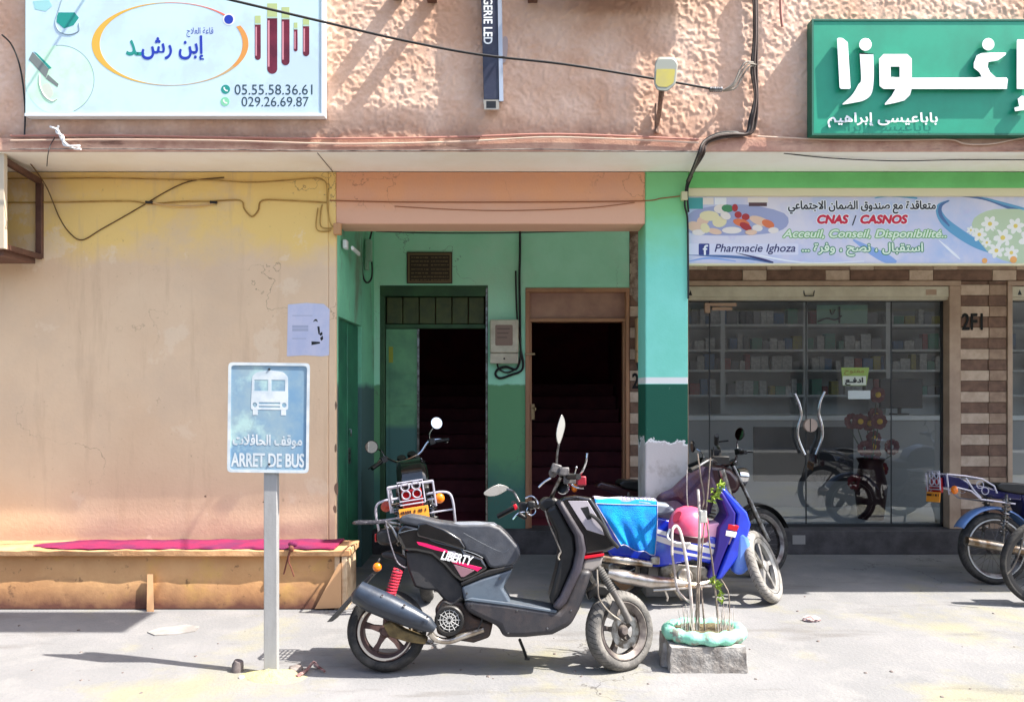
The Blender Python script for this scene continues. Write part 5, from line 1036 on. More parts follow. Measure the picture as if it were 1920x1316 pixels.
# ================================================================== BLUE MOPED
YM = 6.0
mp = thing('moped', 'blue and white moped with its front wheel in the sun, beside the mint pillar', 'moped', tuple(P(1330, 1128, YM)))
idp = lambda x, y: (x, y)
M_blu = mat('blue_moped_paint', (26, 62, 214), .2, coat=.8, second=(20, 48, 190), scale=5); M_blu2 = mat('navy_shield_plastic', (40, 26, 120), .4); M_lblu = mat('pale_blue_plastic', (110, 150, 226), .3, second=(70, 110, 220), scale=4)
pm = lambda name, pts, hw, m_, bevel=.012, **k: pan(name, pts, hw, m_, bevel, mp, idp, YM, 3, **k)
bc = pm('body_cover', [(1120, 1000), (1128, 982), (1232, 968), (1264, 978), (1302, 1004), (1345, 1006), (1350, 1030), (1343, 1060), (1300, 1050), (1262, 1060), (1232, 1064), (1150, 1052)], .085, M_blu, .02)
def sub(name, pts, hw, m_, par): return pan(name, pts, hw, m_, .002, par, idp, YM, 1)
sub('white_stripe', [(1228, 990), (1262, 1000), (1342, 1020), (1342, 1026), (1262, 1008), (1228, 999)], .0865, M_white, bc); sub('white_stripe', [(1228, 1002), (1262, 1012), (1342, 1030), (1342, 1040), (1262, 1024), (1228, 1013)], .0865, M_white, bc); sub('white_stripe', [(1262, 1030), (1338, 1046), (1338, 1050), (1262, 1036)], .0865, M_white, bc)
pm('seat', [(1110, 950), (1122, 938), (1200, 938), (1252, 945), (1268, 956), (1256, 966), (1200, 970), (1118, 970)], .11, mat('pale_seat_vinyl', (120, 128, 138), .4), .025)
sh_ = pm('leg_shield', [(1347, 918), (1357, 924), (1380, 962), (1378, 992), (1354, 1050), (1341, 1086), (1326, 1084), (1342, 1030), (1347, 990), (1364, 966)], .12, M_blu2, .02)
pm('shield_cover', [(1349, 914), (1361, 917), (1401, 960), (1409, 984), (1394, 1034), (1354, 1086), (1343, 1086), (1378, 1000), (1383, 964)], .095, M_blu, .03)
pm('front_body', [(1322, 984), (1346, 980), (1382, 992), (1390, 1006), (1372, 1022), (1340, 1014), (1322, 1004)], .075, mat('pink_white_decal', (226, 186, 214), .3), .01)
dz_ = pm('fork_cover', [(1384, 996), (1402, 1000), (1414, 1036), (1408, 1066), (1394, 1080), (1376, 1077), (1380, 1040)], .10, M_lblu, .035)
sub('red_decal', [(1366, 982), (1386, 986), (1382, 996), (1364, 992)], .1215, M_redp, sh_); sub('white_stripe', [(1362, 994), (1382, 998), (1379, 1008), (1360, 1004)], .1215, M_white, sh_)
b = MB(); b.tube([P(1386, 960, 5.95), P(1396, 1010, 5.97), P(1428, 1062, 6.0)], .022, 10); b.tube([P(1386, 960, 6.1), P(1396, 1010, 6.12), P(1428, 1062, 6.12)], .022, 10); b.build('fork', M_alu, mp)
fw = P(1431, 1062, 6.05); wheel(mp, (fw.x, 6.05, .268), .286, .075, (.78, -.50, .37), 5, mat('pale_alloy', (170, 168, 164), .4, .4, second=(130, 126, 122), scale=9), mat('pale_dusty_tyre', (150, 146, 140), .85, second=(110, 106, 100), scale=9, bump=.4, bscale=80), rim_r=.74)
rw = P(1150, 1062, YM); wheel(mp, (rw.x, YM, .27), .275, .08, (0, 1, 0), 5, M_alu, M_rubber, rim_r=.72)
pm('engine', [(1238, 1064), (1262, 1056), (1322, 1062), (1336, 1076), (1318, 1098), (1262, 1100), (1242, 1092)], .085, M_alu, .012)
b = MB(); b.lathe([(.001, -.02), (.05, -.02), (.06, -.01), (.06, .03)], P(1284, 1080, YM - .09), (0, 1, 0), 24)
b.build('engine_case', mat('bright_engine_case', (190, 186, 178), .4, .7, second=(140, 130, 120), scale=16), mp); b = MB()
for i in range(7): b.rbox(P(1306 + i * 5, 1074, YM), (.008, .15, .1))
b.build('cylinder_fins', MATS['bright_engine_case'], mp); MB().rbox(P(1228, 1050, YM - .1), (.07, .05, .06)).build('carburettor', MATS['bright_engine_case'], mp, bevel=.01)
b = MB(); b.tube([P(1130, 1046, 5.86), P(1180, 1052, 5.86), P(1222, 1058, 5.87)], [.028, .032, .026], 16); b.build('tail_pipe', M_pipe, mp)
b = MB(); b.tube([P(1140, 1074, 5.82), P(1165, 1080, 5.82), P(1220, 1090, 5.83), P(1262, 1092, 5.84), P(1300, 1096, 5.86), P(1330, 1090, 5.9)], [.028, .052, .05, .036, .02, .016], 16, 3); b.build('muffler', mat('bright_muffler', (206, 200, 192), .28, .8, second=(150, 126, 100), scale=5), mp)
pm('muffler_bracket', [(1148, 1088), (1190, 1096), (1184, 1116), (1170, 1112)], .03, mat('brown_bracket', (120, 92, 64), .6), .004)
b = MB(); b.tube([P(1225, 1106, 5.8), P(1260, 1104, 5.8), P(1334, 1098, 5.85)], .011, 8, 3); b.tube([P(1246, 1104, 5.8), P(1252, 1120, 5.8), P(1250, 1126, 5.8)], .009, 7); b.tube([P(1262, 1102, 5.82), P(1278, 1124, 5.9)], .01, 7); b.build('foot_rest', M_pipe, mp)
b = MB(); b.tube([P(1368, 935, YM), P(1352, 880, YM)], .03, 10); b.tube([P(1306, 876, 5.78), P(1330, 862, 5.85), P(1346, 866, YM), P(1350, 846, 6.1), P(1343, 832, 6.2)], .012, 8, 4); b.build('handlebar', M_steel, mp)
b = MB(); b.tube([P(1343, 832, 6.15), P(1344, 816, 6.05)], .018, 10); b.build('grip', M_black, mp); MB().tube([P(1308, 875, 5.8), P(1294, 882, 5.7)], .018, 10).build('grip', M_black, mp)
b = MB(); b.rbox(P(1342, 848, 6.1), (.07, .05, .05)); b.rbox(P(1350, 862, YM), (.12, .1, .06)); b.rbox(P(1326, 868, 5.86), (.07, .05, .05)); b.tube([P(1348, 828, 6.1), P(1366, 826, 6.05)], .008, 6); b.tube([P(1338, 838, 6.1), P(1337, 862, 6.0)], .007, 6, 1); b.build('switch_block', M_black, mp, bevel=.01)
# towel over the moped seat
tw_ = []; fs = []; nu, nv = 30, 22; rr_ = random.Random(9)
tl0, tr0 = P(1116, 942, 5.88), P(1233, 946, 5.88); bl0, br0 = P(1163, 1020, 5.87), P(1229, 1040, 5.87)
for i in range(nu + 1):
    u = i / nu
    for j in range(nv + 1):
        v = j / nv
        if v < .36:   # across the seat
            t = v / .36; x = tl0.x + (tr0.x - tl0.x) * u; y = 6.11 + (5.875 - 6.11) * t; z = tl0.z + (tr0.z - tl0.z) * u + .012 + .018 * math.sin(t * 3.0) + .004 * math.sin(u * 14 + t * 5)
        else:
            t = (v - .36) / .64; a = tl0.lerp(tr0, u); c = bl0.lerp(br0, u); p = a.lerp(c, t ** .85); x = p.x; z = p.z; y = 5.875 - .03 * math.sin(min(1, t * 2.5) * 1.57) - (.030 * math.sin(u * 9 + t * 2.2) + .012 * math.sin(u * 21 - t * 3)) * t - .012 * math.sin(u * 5.0); z += .010 * math.sin(u * 12) * t * t
        tw_.append((x, y, z))
for i in range(nu):
    for j in range(nv): fs.append((i * (nv + 1) + j, i * (nv + 1) + j + 1, (i + 1) * (nv + 1) + j + 1, (i + 1) * (nv + 1) + j))
M_towel = mat('turquoise_towel', (0, 152, 224), .95, second=(20, 116, 214), scale=7, bump=1.0, bscale=130)
M_tstr = mat('white_checked_towel', (216, 204, 208), .95, second=(170, 150, 178), scale=30, bump=.6, bscale=120)
tb = MB(); tb.add(tw_, fs); tb.mi = [1 if (k % nv) < 6 else 0 for k in range(len(fs))]
tb.m(2)
for seq in ([i * (nv + 1) + nv for i in range(nu + 1)], [nu * (nv + 1) + j for j in range(nv + 1)], [j for j in range(8, nv + 1)], [i * (nv + 1) + 8 for i in range(nu + 1)]):
    pts = [Vector(tw_[k]) + Vector((0, -.003, 0)) for k in seq]; tb.tube(pts, .003, 5)
for i in range(14, nu, 2): tb.tube([Vector(tw_[i * (nv + 1) + j]) + Vector((0, -.001, .003)) for j in range(0, 7)], .0035, 4)
o = tb.build('towel', [M_towel, M_tstr, mat('violet_white_hem', (180, 176, 204), .9)]); tag(o, 'turquoise towel with white hem draped over the blue moped seat', 'towel')
sol = o.modifiers.new('solid', 'SOLIDIFY'); sol.thickness = .004
# pink helmet resting on the moped
hl = thing('helmet', 'pink open helmet resting on the blue moped behind the planter sticks', 'helmet', tuple(P(1290, 1012, 5.78)))
hc = P(1291, 986, 5.78); b = MB(); vs = []; nu, nv = 28, 12
M_helm = mat('pink_helmet_shell', (232, 84, 120), .3, coat=.3, second=(226, 110, 140), scale=5)
b.lathe([(.001, .150), (.05, .144), (.1, .118), (.135, .07), (.148, .01), (.145, -.05), (.138, -.085), (.128, -.088), (.13, -.05), (.12, .05), (.06, .12), (.001, .13)], hc, (.12, 0, 1), 32); b.build('shell', M_helm, hl)
b = MB(); b.lathe([(.15, -.05), (.155, -.055), (.152, -.09), (.138, -.1), (.128, -.09)], hc, (.12, 0, 1), 32); b.build('trim', mat('maroon_rubber_trim', (62, 16, 30), .5), hl)
b = MB(); b.tube([hc + Vector((-.15, -.06, -.01)), hc + Vector((-.17, -.08, -.07)), hc + Vector((-.12, -.13, -.1)), hc + Vector((-.02, -.15, -.1))], .009, 7, 4); b.build('visor_rim', M_white, hl)
b = MB(); b.ext(smooth2([(1263, 966), (1272, 958), (1278, 962), (1270, 976), (1262, 978)], 3), lambda p: P(p[0], p[1], 5.655), lambda p: P(p[0], p[1], 5.70)); b.build('shell_patch', mat('dark_pink_patch', (150, 30, 62), .5), hl)  # darker pink piece at the front left of the shell

maroon_mass = pan('maroon_mass', [(1230, 944), (1238, 928), (1262, 918), (1296, 886), (1334, 868), (1346, 916), (1334, 962), (1312, 984), (1298, 962), (1270, 938)], .05, mat('dark_maroon_mass', (46, 18, 28), .7, second=(34, 26, 60), scale=9, bump=.3, bscale=90), .03, sc, idp, 6.02, 4)  # stand-in for an unidentified dark maroon mass beside the moped
maroon_mass.parent = None; maroon_mass.location = sc.location; tag(maroon_mass, 'unidentified dark maroon mass between the blue moped seat and its handlebar', 'maroon_mass')
# ================================================================== MOTORCYCLES
def motorcycle(label, loc, heading, roll, steer, paint, decal, seatm, plate=True, leg_guard=True, rack=True):
    t = thing('motorcycle', label, 'motorcycle', loc, (roll, 0, heading), 'parked motorcycles with tubular racks')
    Bd = lambda n, b, m_, par=None, **k: b.build(n, m_, par or t, local=True, **k)
    ax = Vector((-.42, 0, .9)).normalized(); hp = Vector((.40, 0, .80))
    FX = Matrix.Translation(hp) @ Matrix.Rotation(steer, 4, ax) @ Matrix.Translation(-hp)
    wheel(t, (-.62, 0, .30), .30, .09, (0, 1, 0), 5, mat('moto_rim', (120, 118, 116), .4, .7, second=(70, 60, 60), scale=10), M_rubber, local=True, rim_r=.80, wire=True)
    for s in (-1, 1):
        b = MB(); b.lathe([(.238, -.004), (.248, -.004), (.248, .004), (.238, .004)], (-.62, s * .043, .30), (0, 1, 0), 48, closed=True); Bd('rim_band', b, mat('white_rim_band', (200, 200, 196), .4))
    fc_ = FX @ Vector((.66, 0, .30)); fa = FX.to_3x3() @ Vector((0, 1, 0)); wheel(t, fc_, .30, .08, fa, 5, MATS['moto_rim'], M_rubber, local=True, rim_r=.80, wire=True)
    def side(n, pts, hw, m_, bevel=.015, par=None, xf=None):
        b = MB(xf); b.ext(pts, lambda p: (p[0], -hw, p[1]), lambda p: (p[0], hw, p[1])); return Bd(n, b, m_, par, bevel=bevel, seg=3)
    side('tank', smooth2([(-.02, .76), (.02, .92), (.18, .99), (.36, .95), (.44, .82), (.40, .74), (.2, .72)], 2), .13, paint, .05)
    side('seat', smooth2([(-.62, .80), (-.60, .86), (-.30, .84), (-.08, .80), (.02, .82), (.04, .77), (-.2, .74), (-.5, .77)], 2), .125, seatm, .03)
    side('side_cover', [(-.42, .76), (-.02, .73), (.02, .60), (-.10, .50), (-.34, .54)], .11, paint, .02)
    side('tail_cowl', [(-.84, .80), (-.80, .85), (-.60, .80), (-.40, .77), (-.40, .70), (-.62, .72)], .10, paint, .02)
    side('engine', [(-.12, .50), (.05, .56), (.24, .52), (.30, .34), (.16, .24), (-.14, .26), (-.22, .36)], .12, M_alu, .03)
    b = MB()
    for i in range(8): z = .46 + i * .03; b.box(.04, .22, -.09, .09, z, z + .012)
    Bd('cylinder', b, M_alu)
    b = MB(); b.tube([(.40, 0, .80), (.28, 0, .45), (.20, 0, .24), (-.2, 0, .26), (-.3, 0, .7), (.36, 0, .74)], .02, 8); b.tube([(-.2, .08, .30), (-.62, .08, .30)], .022, 8); b.tube([(-.2, -.08, .30), (-.62, -.08, .30)], .022, 8); Bd('frame', b, M_black)
    b = MB(); b.tube([(.22, -.10, .44), (.34, -.12, .34), (.2, -.14, .24), (-.2, -.15, .25), (-.50, -.16, .30), (-.95, -.16, .38)], [.018, .018, .02, .03, .042, .04], 12, 4); Bd('exhaust', b, M_pipe)
    # rear mudguard, an arc over the wheel
    b = MB(); vs = []; fs = []
    for i in range(15):
        a = .5 + 2.1 * i / 14
        for y, rr in ((-.07, .335), (-.05, .352), (0, .358), (.05, .352), (.07, .335)): vs.append((-.62 + rr * math.cos(a), y, .30 + rr * math.sin(a)))
    fs = [(i * 5 + j, i * 5 + j + 1, i * 5 + 6 + j, i * 5 + 5 + j) for i in range(14) for j in range(4)]; b.add(vs, fs); o_ = Bd('mudguard', b, mat('pale_blue_mudguard', (100, 136, 190), .3, coat=.5)); o_.modifiers.new('s', 'SOLIDIFY').thickness = .005
    for s in (-1, 1):
        b = MB(); b.tube([(-.56, s * .13, .76), (-.63, s * .13, .32)], .011, 8); b.tube([Vector((-.56, s * .13, .72)).lerp(Vector((-.61, s * .13, .44)), i / 90) + Vector((.028 * math.cos(i * .6), .028 * math.sin(i * .6), 0)) for i in range(91)], .006, 5); Bd('shock_absorber', b, M_steel)
    # rack of white tubes with rings
    rk = mat('white_rack_tube', (186, 184, 196), .35, .3)
    if rack:
        b = MB(); r_ = .007
        for s in (-1, 1):
            y = s * .155
            b.tube([(-1.08, y, .93), (-.92, y, .915), (-.78, y, .89), (-.68, y, .83), (-.66, y, .77)], r_, 7); b.tube([(-1.08, y, .93), (-1.07, y, .76), (-1.0, y, .82), (-.88, y, .79), (-.80, y, .72), (-.5, y * .9, .68)], r_, 7); b.tube([(-.92, y, .90), (-.86, y, .80), (-.80, y, .73)], r_, 7)
            for cx_, cz_ in ((-.80, .84), (-.76, .79)): b.tube([(cx_ + .03 * math.cos(a), y, cz_ + .03 * math.sin(a)) for a in np.linspace(0, 6.283, 15)], .004, 5)
        for x_, z_ in ((-1.08, .93), (-.92, .915), (-.78, .89)): b.tube([(x_, -.155, z_), (x_, .155, z_)], r_, 7)
        Bd('rack', b, rk)
        b = MB(); x_ = -1.10; b.tube([(x_, -.085, .80), (x_, .085, .80), (x_, .085, .955), (x_, -.085, .955), (x_, -.085, .80)], .006, 6); b.tube([(x_, -.085, .825), (x_, .085, .825)], .005, 6)
        for yy in (-.037, .037):
            for zz in (.865, .922): b.tube([(x_, yy + .028 * math.cos(a), zz + .028 * math.sin(a)) for a in np.linspace(0, 6.283, 17)], .005, 6)
        Bd('rack_grille', b, rk)
    if rack: side('rear_panel', [(-1.06, .82), (-1.06, .93), (-.92, .90), (-.84, .84), (-.86, .80)], .09, paint, .01)
    b = MB(); b.rbox((-1.075, 0, .835), (.03, .14, .13)); Bd('tail_light', b, M_red, bevel=.012)
    if plate and rack:
        b = MB(); b.rbox((-1.115, 0, .735), (.006, .20, .085), Matrix.Rotation(.12, 3, 'Y')); pl = Bd('number_plate', b, mat('orange_plate', (232, 150, 44), .5), bevel=.002)
        b = MB(); q_ = random.Random(3); y = -.085
        for row, z in ((0, .752), (1, .722)):
            y = -.085 if row == 0 else -.035
            while y < (.085 if row == 0 else .035):
                w_ = q_.choice((.006, .010, .012)); b.rbox((-1.1195 + (.002 if row else 0), y + w_ / 2, z), (.003, w_, .018), Matrix.Rotation(.12, 3, 'Y')); y += w_ + q_.choice((.004, .006, .02))
        Bd('plate_marks', b, mat('dark_plate_ink', (70, 36, 22), .5), pl)
    for s in (-1, 1):
        b = MB(); b.tube([(-1.0, s * .08, .80), (-1.02, s * .16, .80)], .009, 7); st2 = Bd('indicator', b, M_chrome); b = MB(); b.ball((-1.04, s * .185, .80), .036, 14, 10, (.7, 1, 1)); Bd('lens', b, M_orange if s < 0 else mat('dull_red_lens', (170, 60, 40), .35), st2)
        if leg_guard:
            b = MB(); b.tube([(-.72, s * .1, .80), (-.74, s * .22, .80), (-.74, s * .275, .76), (-.72, s * .28, .62), (-.66, s * .26, .52), (-.6, s * .12, .48)], .009, 8, 4); b.tube([(-.72, s * .1, .66), (-.72, s * .28, .66)], .007, 7); Bd('leg_guard', b, rk)
    # front end, turned by the steering
    b = MB(FX)
    for s in (-1, 1): b.tube([(.36, s * .085, .96), (.50, s * .085, .66)], .017, 10); b.tube([(.50, s * .085, .66), (.66, s * .085, .30)], .023, 10)
    Bd('fork', b, M_steel)
    b = MB(FX); b.lathe([(.001, -.06), (.07, -.05), (.09, .0), (.092, .03), (.08, .035), (.001, .045)], (.50, 0, .88), (1, 0, -.1), 24); Bd('headlight', b, M_chrome)
    b = MB(FX)
    for s in (-1, 1): b.lathe([(.001, .02), (.036, .02), (.04, .01), (.036, -.03), (.001, -.035)], (.40, s * .05, 1.0), (-.5, 0, 1), 20)
    Bd('dial', b, M_black)
    b = MB(FX)
    vs = []
    for i in range(11):
        a = .35 + 1.9 * i / 10
        for y, rr in ((-.055, .325), (0, .345), (.055, .325)): vs.append((.66 + rr * math.cos(a), y, .30 + rr * math.sin(a)))
    b.add(vs, [(i * 3 + j, i * 3 + j + 1, i * 3 + 4 + j, i * 3 + 3 + j) for i in range(10) for j in range(2)]); o_ = Bd('front_mudguard', b, M_black); o_.modifiers.new('s', 'SOLIDIFY').thickness = .005
    b = MB(FX); b.tube([(.26, -.36, 1.03), (.32, -.22, 1.07), (.36, -.10, .99), (.36, .10, .99), (.32, .22, 1.07), (.26, .36, 1.03)], .011, 8, 5); Bd('handlebar', b, M_chrome)
    for s in (-1, 1):
        b = MB(FX); b.tube([(.25, s * .37, 1.028), (.30, s * .26, 1.05)], [.017, .019, .018], 10); Bd('grip', b, M_black)
        b = MB(FX); b.rbox((.315, s * .23, 1.06), (.06, .05, .05)); b.tube([(.34, s * .22, 1.06), (.36, s * .28, 1.05), (.32, s * .38, 1.03)], .006, 6, 3); Bd('brake_lever', b, M_black)
        b = MB(FX); b.tube([(.31, s * .22, 1.07), (.30, s * .23, 1.13), (.28, s * .27, 1.17)], .006, 7, 4); mm = Bd('mirror', b, M_chrome)
        b = MB(FX); b.lathe([(.001, -.012), (.05, -.010), (.056, 0), (.054, .008), (.050, .008)], (.27, s * .31, 1.20), (-1, 0, .15) if s < 0 else (-.9, .42, .02), 24); Bd('mirror_shell', b, M_black, mm)
        b = MB(FX); b.lathe([(.001, .0085), (.050, .0085)], (.27, s * .31, 1.20), (-1, 0, .15) if s < 0 else (-.9, .42, .02), 24); Bd('mirror_glass', b, M_mirror, mm)
    b = MB(); b.tube([(0, .12, .26), (-.1, .24, .02)], .011, 7); Bd('side_stand', b, M_black)
    return t
bk0 = motorcycle('black motorcycle with orange plate seen from behind in front of the green doorway', (-.735, 6.70, 0), math.radians(97), -.14, .42, M_gloss, None, M_black); bk0.scale = (1.05, 1.05, 1.05)
motorcycle('dark maroon motorcycle standing behind the blue moped by the mint pillar', (1.56, 6.80, 0), math.radians(4), -.06, .45, mat('dark_maroon_paint', (52, 18, 24), .3, coat=.4), None, M_black, leg_guard=False, rack=False)
motorcycle('navy motorcycle with white tube rack parked at the right by the pharmacy window', (4.72, 6.58, 0), math.radians(2), -.10, .3, mat('navy_paint', (22, 20, 74), .25, coat=.5), None, M_black, leg_guard=False)

# ================================================================== BICYCLE at the right edge
bk = thing('bicycle', 'dark bicycle with white spoke beads cut off by the right edge', 'bicycle', (4.05, 5.86, 0))
w1 = wheel(bk, (4.05, 5.86, .335), .335, .05, (0.08, 1, .03), 5, mat('dark_bike_rim', (60, 60, 62), .4, .6), M_rubber, rim_r=.88, wire=True)
w2 = wheel(bk, (5.09, 5.80, .335), .335, .05, (0.08, 1, .03), 5, MATS['dark_bike_rim'], M_rubber, rim_r=.88, wire=True)
p_ = None
for i in range(40):
    a = 2 * math.pi * i / 40; c = Vector((4.05, 5.845, .335)) + Vector((.262 * math.cos(a), 0, .262 * math.sin(a)))
    if p_ is None:
        bb = MB(); bb.lathe([(.001, -.016), (.010, -.013), (.011, 0), (.010, .013), (.001, .016)], (0, 0, 0), (0, 0, 1), 8); p_ = bb.build('spoke_bead', mat('white_bead', (226, 226, 224), .4), w1); o = p_
    else: o = p_.copy(); COL.objects.link(o); o.parent = w1
    o.location = c - Vector(bk.location); o.rotation_euler = (0, -a, 0)
b = MB(); fy = 5.85; b.tube([(4.05, fy - .05, .335), (4.48, fy - .03, .30), (4.36, fy, .80), (4.05, fy - .05, .335)], .012, 8); b.tube([(4.48, fy, .30), (4.92, fy - .03, .72), (4.38, fy, .70)], .016, 8); b.tube([(4.90, fy - .03, .86), (4.94, fy - .03, .66), (5.09, fy - .10, .335)], .014, 8); b.build('frame', mat('dark_red_bike_frame', (70, 18, 26), .35, coat=.3), bk)
b = MB(); b.ext(smooth2([(4.22, .86), (4.30, .89), (4.46, .86), (4.50, .84), (4.34, .83)], 3), lambda p: (p[0], fy - .06, p[1]), lambda p: (p[0], fy + .06, p[1])); b.build('saddle', M_black, bk, bevel=.015)
b = MB(); b.tube([(4.86, fy - .28, .98), (4.90, fy - .1, .98), (4.90, fy + .06, .98), (4.86, fy + .24, .98)], .011, 8, 4); b.tube([(4.90, fy - .03, .86), (4.90, fy - .03, .98)], .012, 8); b.build('handlebar', M_chrome, bk)
b = MB(); b.lathe([(.001, -.01), (.09, -.006), (.09, .006), (.001, .01)], (4.48, fy - .05, .30), (0, 1, 0), 24); b.tube([(4.48, fy - .07, .30), (4.56, fy - .08, .16)], .009, 7); b.rbox((4.56, fy - .12, .155), (.09, .08, .02)); b.build('crank', M_steel, bk)
b = MB(); b.tube([P(1930, 960, 5.78), P(1916, 1020, 5.78), P(1902, 1058, 5.79), P(1888, 1076, 5.8)], .006, 6, 5); b.build('brake_cable', M_cable2, bk)

# ================================================================== PLANTER, STONES, LITTER
pl = thing('planter', 'mint painted basin planter on a rough concrete block with dry sticks', 'planter', tuple(P(1325, 1262, 4.65)))
M_conc = mat('rough_concrete_block', (166, 162, 156), .95, second=(124, 118, 112), scale=9, bump=1, bscale=36, thr=(.42, .62))
pa, pb = P(1256, 1262, 4.50), P(1402, 1262, 4.50)
b = MB(); nxx = 14; rr_ = random.Random(5)
bm = bmesh.new(); bmesh.ops.create_cube(bm, size=1); bmesh.ops.subdivide_edges(bm, edges=bm.edges, cuts=9, use_grid_fill=True)
from mathutils import noise as mnoise
vs = []; wx = pb.x - pa.x
for v in bm.verts:
    q_ = Vector(((pa.x + pb.x) / 2 + v.co.x * (wx - (v.co.z + .5) * .02), 4.50 + .17 + v.co.y * .34, .075 + v.co.z * .15)); q_ += mnoise.noise_vector(q_ * 14) * .010; vs.append(q_)
b.add(vs, [tuple(v.index for v in f.verts) for f in bm.faces]); bm.free(); b.build('block', M_conc, pl, ang=60)
M_basin = mat('mint_basin_paint', (128, 206, 174), .7, second=(150, 216, 190), scale=8, bump=.6, bscale=30); layer(M_basin, (140, 130, 120), nmask(9, .54, .6, .9, 3)); layer(M_basin, (92, 160, 136), nmask(5, .5, .62, .7, 8))
b = MB(); vs = []; n1, n2 = 72, 14; cxx, cyy = P(1320, 1200, 4.68).x, 4.68
for i in range(n1):
    a = 2 * math.pi * i / n1; lump = .88 + .34 * abs(math.sin(a * 7)) ; rx, ry = .215, .15
    for j in range(n2):
        g_ = 2 * math.pi * j / n2; rr = .036 * lump
        q_ = Vector((cxx + (rx + rr * math.cos(g_)) * math.cos(a), cyy + (ry + rr * math.cos(g_)) * math.sin(a), .188 + rr * 1.0 * math.sin(g_))); vs.append(q_ + mnoise.noise_vector(q_ * 18) * .006)
b.add(vs, [(i * n2 + j, i * n2 + (j + 1) % n2, ((i + 1) % n1) * n2 + (j + 1) % n2, ((i + 1) % n1) * n2 + j) for i in range(n1) for j in range(n2)]); b.build('basin', M_basin, pl, ang=80)
b = MB(); b.tube([P(1252, 1205, 4.66), P(1252, 1250, 4.62)], [.03, .034, .05], 10); b.build('prop', M_conc, pl)
b = MB(); vs = []
for i in range(24):
    for r_ in (0.0, .5, 1.0):
        a = 2 * math.pi * i / 24; q_ = Vector((cxx + .20 * r_ * math.cos(a), cyy + .135 * r_ * math.sin(a), .205)); q_.z += .014 * mnoise.noise(q_ * 30); vs.append(q_)
b.add(vs, [(i * 3 + j, ((i + 1) % 24) * 3 + j, ((i + 1) % 24) * 3 + j + 1, i * 3 + j + 1) for i in range(24) for j in range(2)]); b.build('soil', mat('dry_soil', (110, 100, 70), .95, second=(84, 74, 56), scale=30, bump=1, bscale=90), pl)
M_stick = mat('weathered_stick', (150, 136, 122), .8, second=(104, 92, 84), scale=14); M_pstick = mat('bleached_stick', (206, 198, 190), .8, second=(170, 156, 150), scale=14)
Yp = 4.66
sticks = [([(1308, 850), (1314, 895), (1320, 936), (1313, 985), (1304, 1196)], .0055, 0), ([(1332, 858), (1326, 935), (1318, 1010), (1311, 1100), (1311, 1196)], .0055, 0), ([(1260, 1040), (1260, 1000), (1263, 989), (1270, 987), (1279, 1010), (1293, 1094), (1300, 1196)], .0105, 1), ([(1260, 1035), (1265, 1070), (1272, 1109), (1297, 1131)], .009, 1), ([(1309, 917), (1312, 986), (1309, 1090), (1306, 1196)], .011, 1), ([(1315, 1100), (1318, 1140), (1323, 1196)], .006, 0), ([(1322, 950), (1330, 1015), (1338, 1075), (1349, 1196)], .0065, 0), ([(1352, 1086), (1360, 1098), (1367, 1120), (1368, 1194)], .004, 0), ([(1288, 880), (1288, 930), (1290, 950)], .003, 1)]
for pts, r_, m_ in sticks:
    MB().tube([P(x, y, Yp + .03 * math.sin(x)) for x, y in pts], [r_ * .75, r_], 7, 5).build('stick', [M_stick, M_pstick][m_], pl)
b = MB(); rr_ = random.Random(12)
for i in range(64):
    x0 = rr_.choice((rr_.uniform(1276, 1302), rr_.uniform(1340, 1374))); x1 = x0 + rr_.uniform(-8, 8); y1 = rr_.uniform(1130, 1172); Y_ = Yp + rr_.uniform(-.08, .08)
    b.tube([P(x0, 1196, Y_), P((x0 + x1) / 2 + rr_.uniform(-2, 2), (1196 + y1) / 2, Y_), P(x1, y1, Y_)], [.0022, .0012], 4)
b.build('dry_twigs', M_pstick, pl)
b = MB()
def leaf(c, l_, w_, rng_):
    q_ = Matrix.Rotation(rng_.uniform(0, 6.28), 3, 'Z') @ Matrix.Rotation(rng_.uniform(-1.2, 1.2), 3, 'X') @ Matrix.Rotation(rng_.uniform(-1.5, 1.5), 3, 'Y')
    pts = [(0, 0, 0), (l_ * .35, w_, .004), (l_ * .7, w_ * .8, .002), (l_, 0, -.006), (l_ * .7, -w_ * .8, .002), (l_ * .35, -w_, .004), (l_ * .5, 0, -.004)]
    b.add([c + q_ @ Vector(p) for p in pts], [(0, 1, 6), (1, 2, 6), (2, 3, 6), (3, 4, 6), (4, 5, 6), (5, 0, 6)])
rr_ = random.Random(4)
for cx_, cy_, sx, sy, n_ in ((1351, 908, 7, 9, 20), (1344, 920, 8, 9, 20), (1338, 933, 7, 6, 14), (1336, 1086, 10, 3, 12), (1346, 1098, 4, 9, 18), (1349, 1116, 5, 8, 16)):
    for i in range(n_): leaf(P(cx_ + rr_.gauss(0, sx * .6), cy_ + rr_.gauss(0, sy * .6), Yp + rr_.uniform(-.04, .03)), rr_.uniform(.022, .04), rr_.uniform(.005, .009), rr_)
M_lf = mat('yellow_green_leaf', (148, 168, 46), .5, second=(96, 128, 36), scale=40); M_lf.node_tree.nodes['Principled BSDF'].inputs['Subsurface Weight'].default_value = 0
b.build('foliage', M_lf, pl)
MB().rbox(P(1318, 968, Yp - .02), (.042, .03, .075)).build('stick_tag', mat('pale_plastic_tag', (200, 200, 190), .6, second=(170, 168, 160), scale=20), pl, bevel=.006)
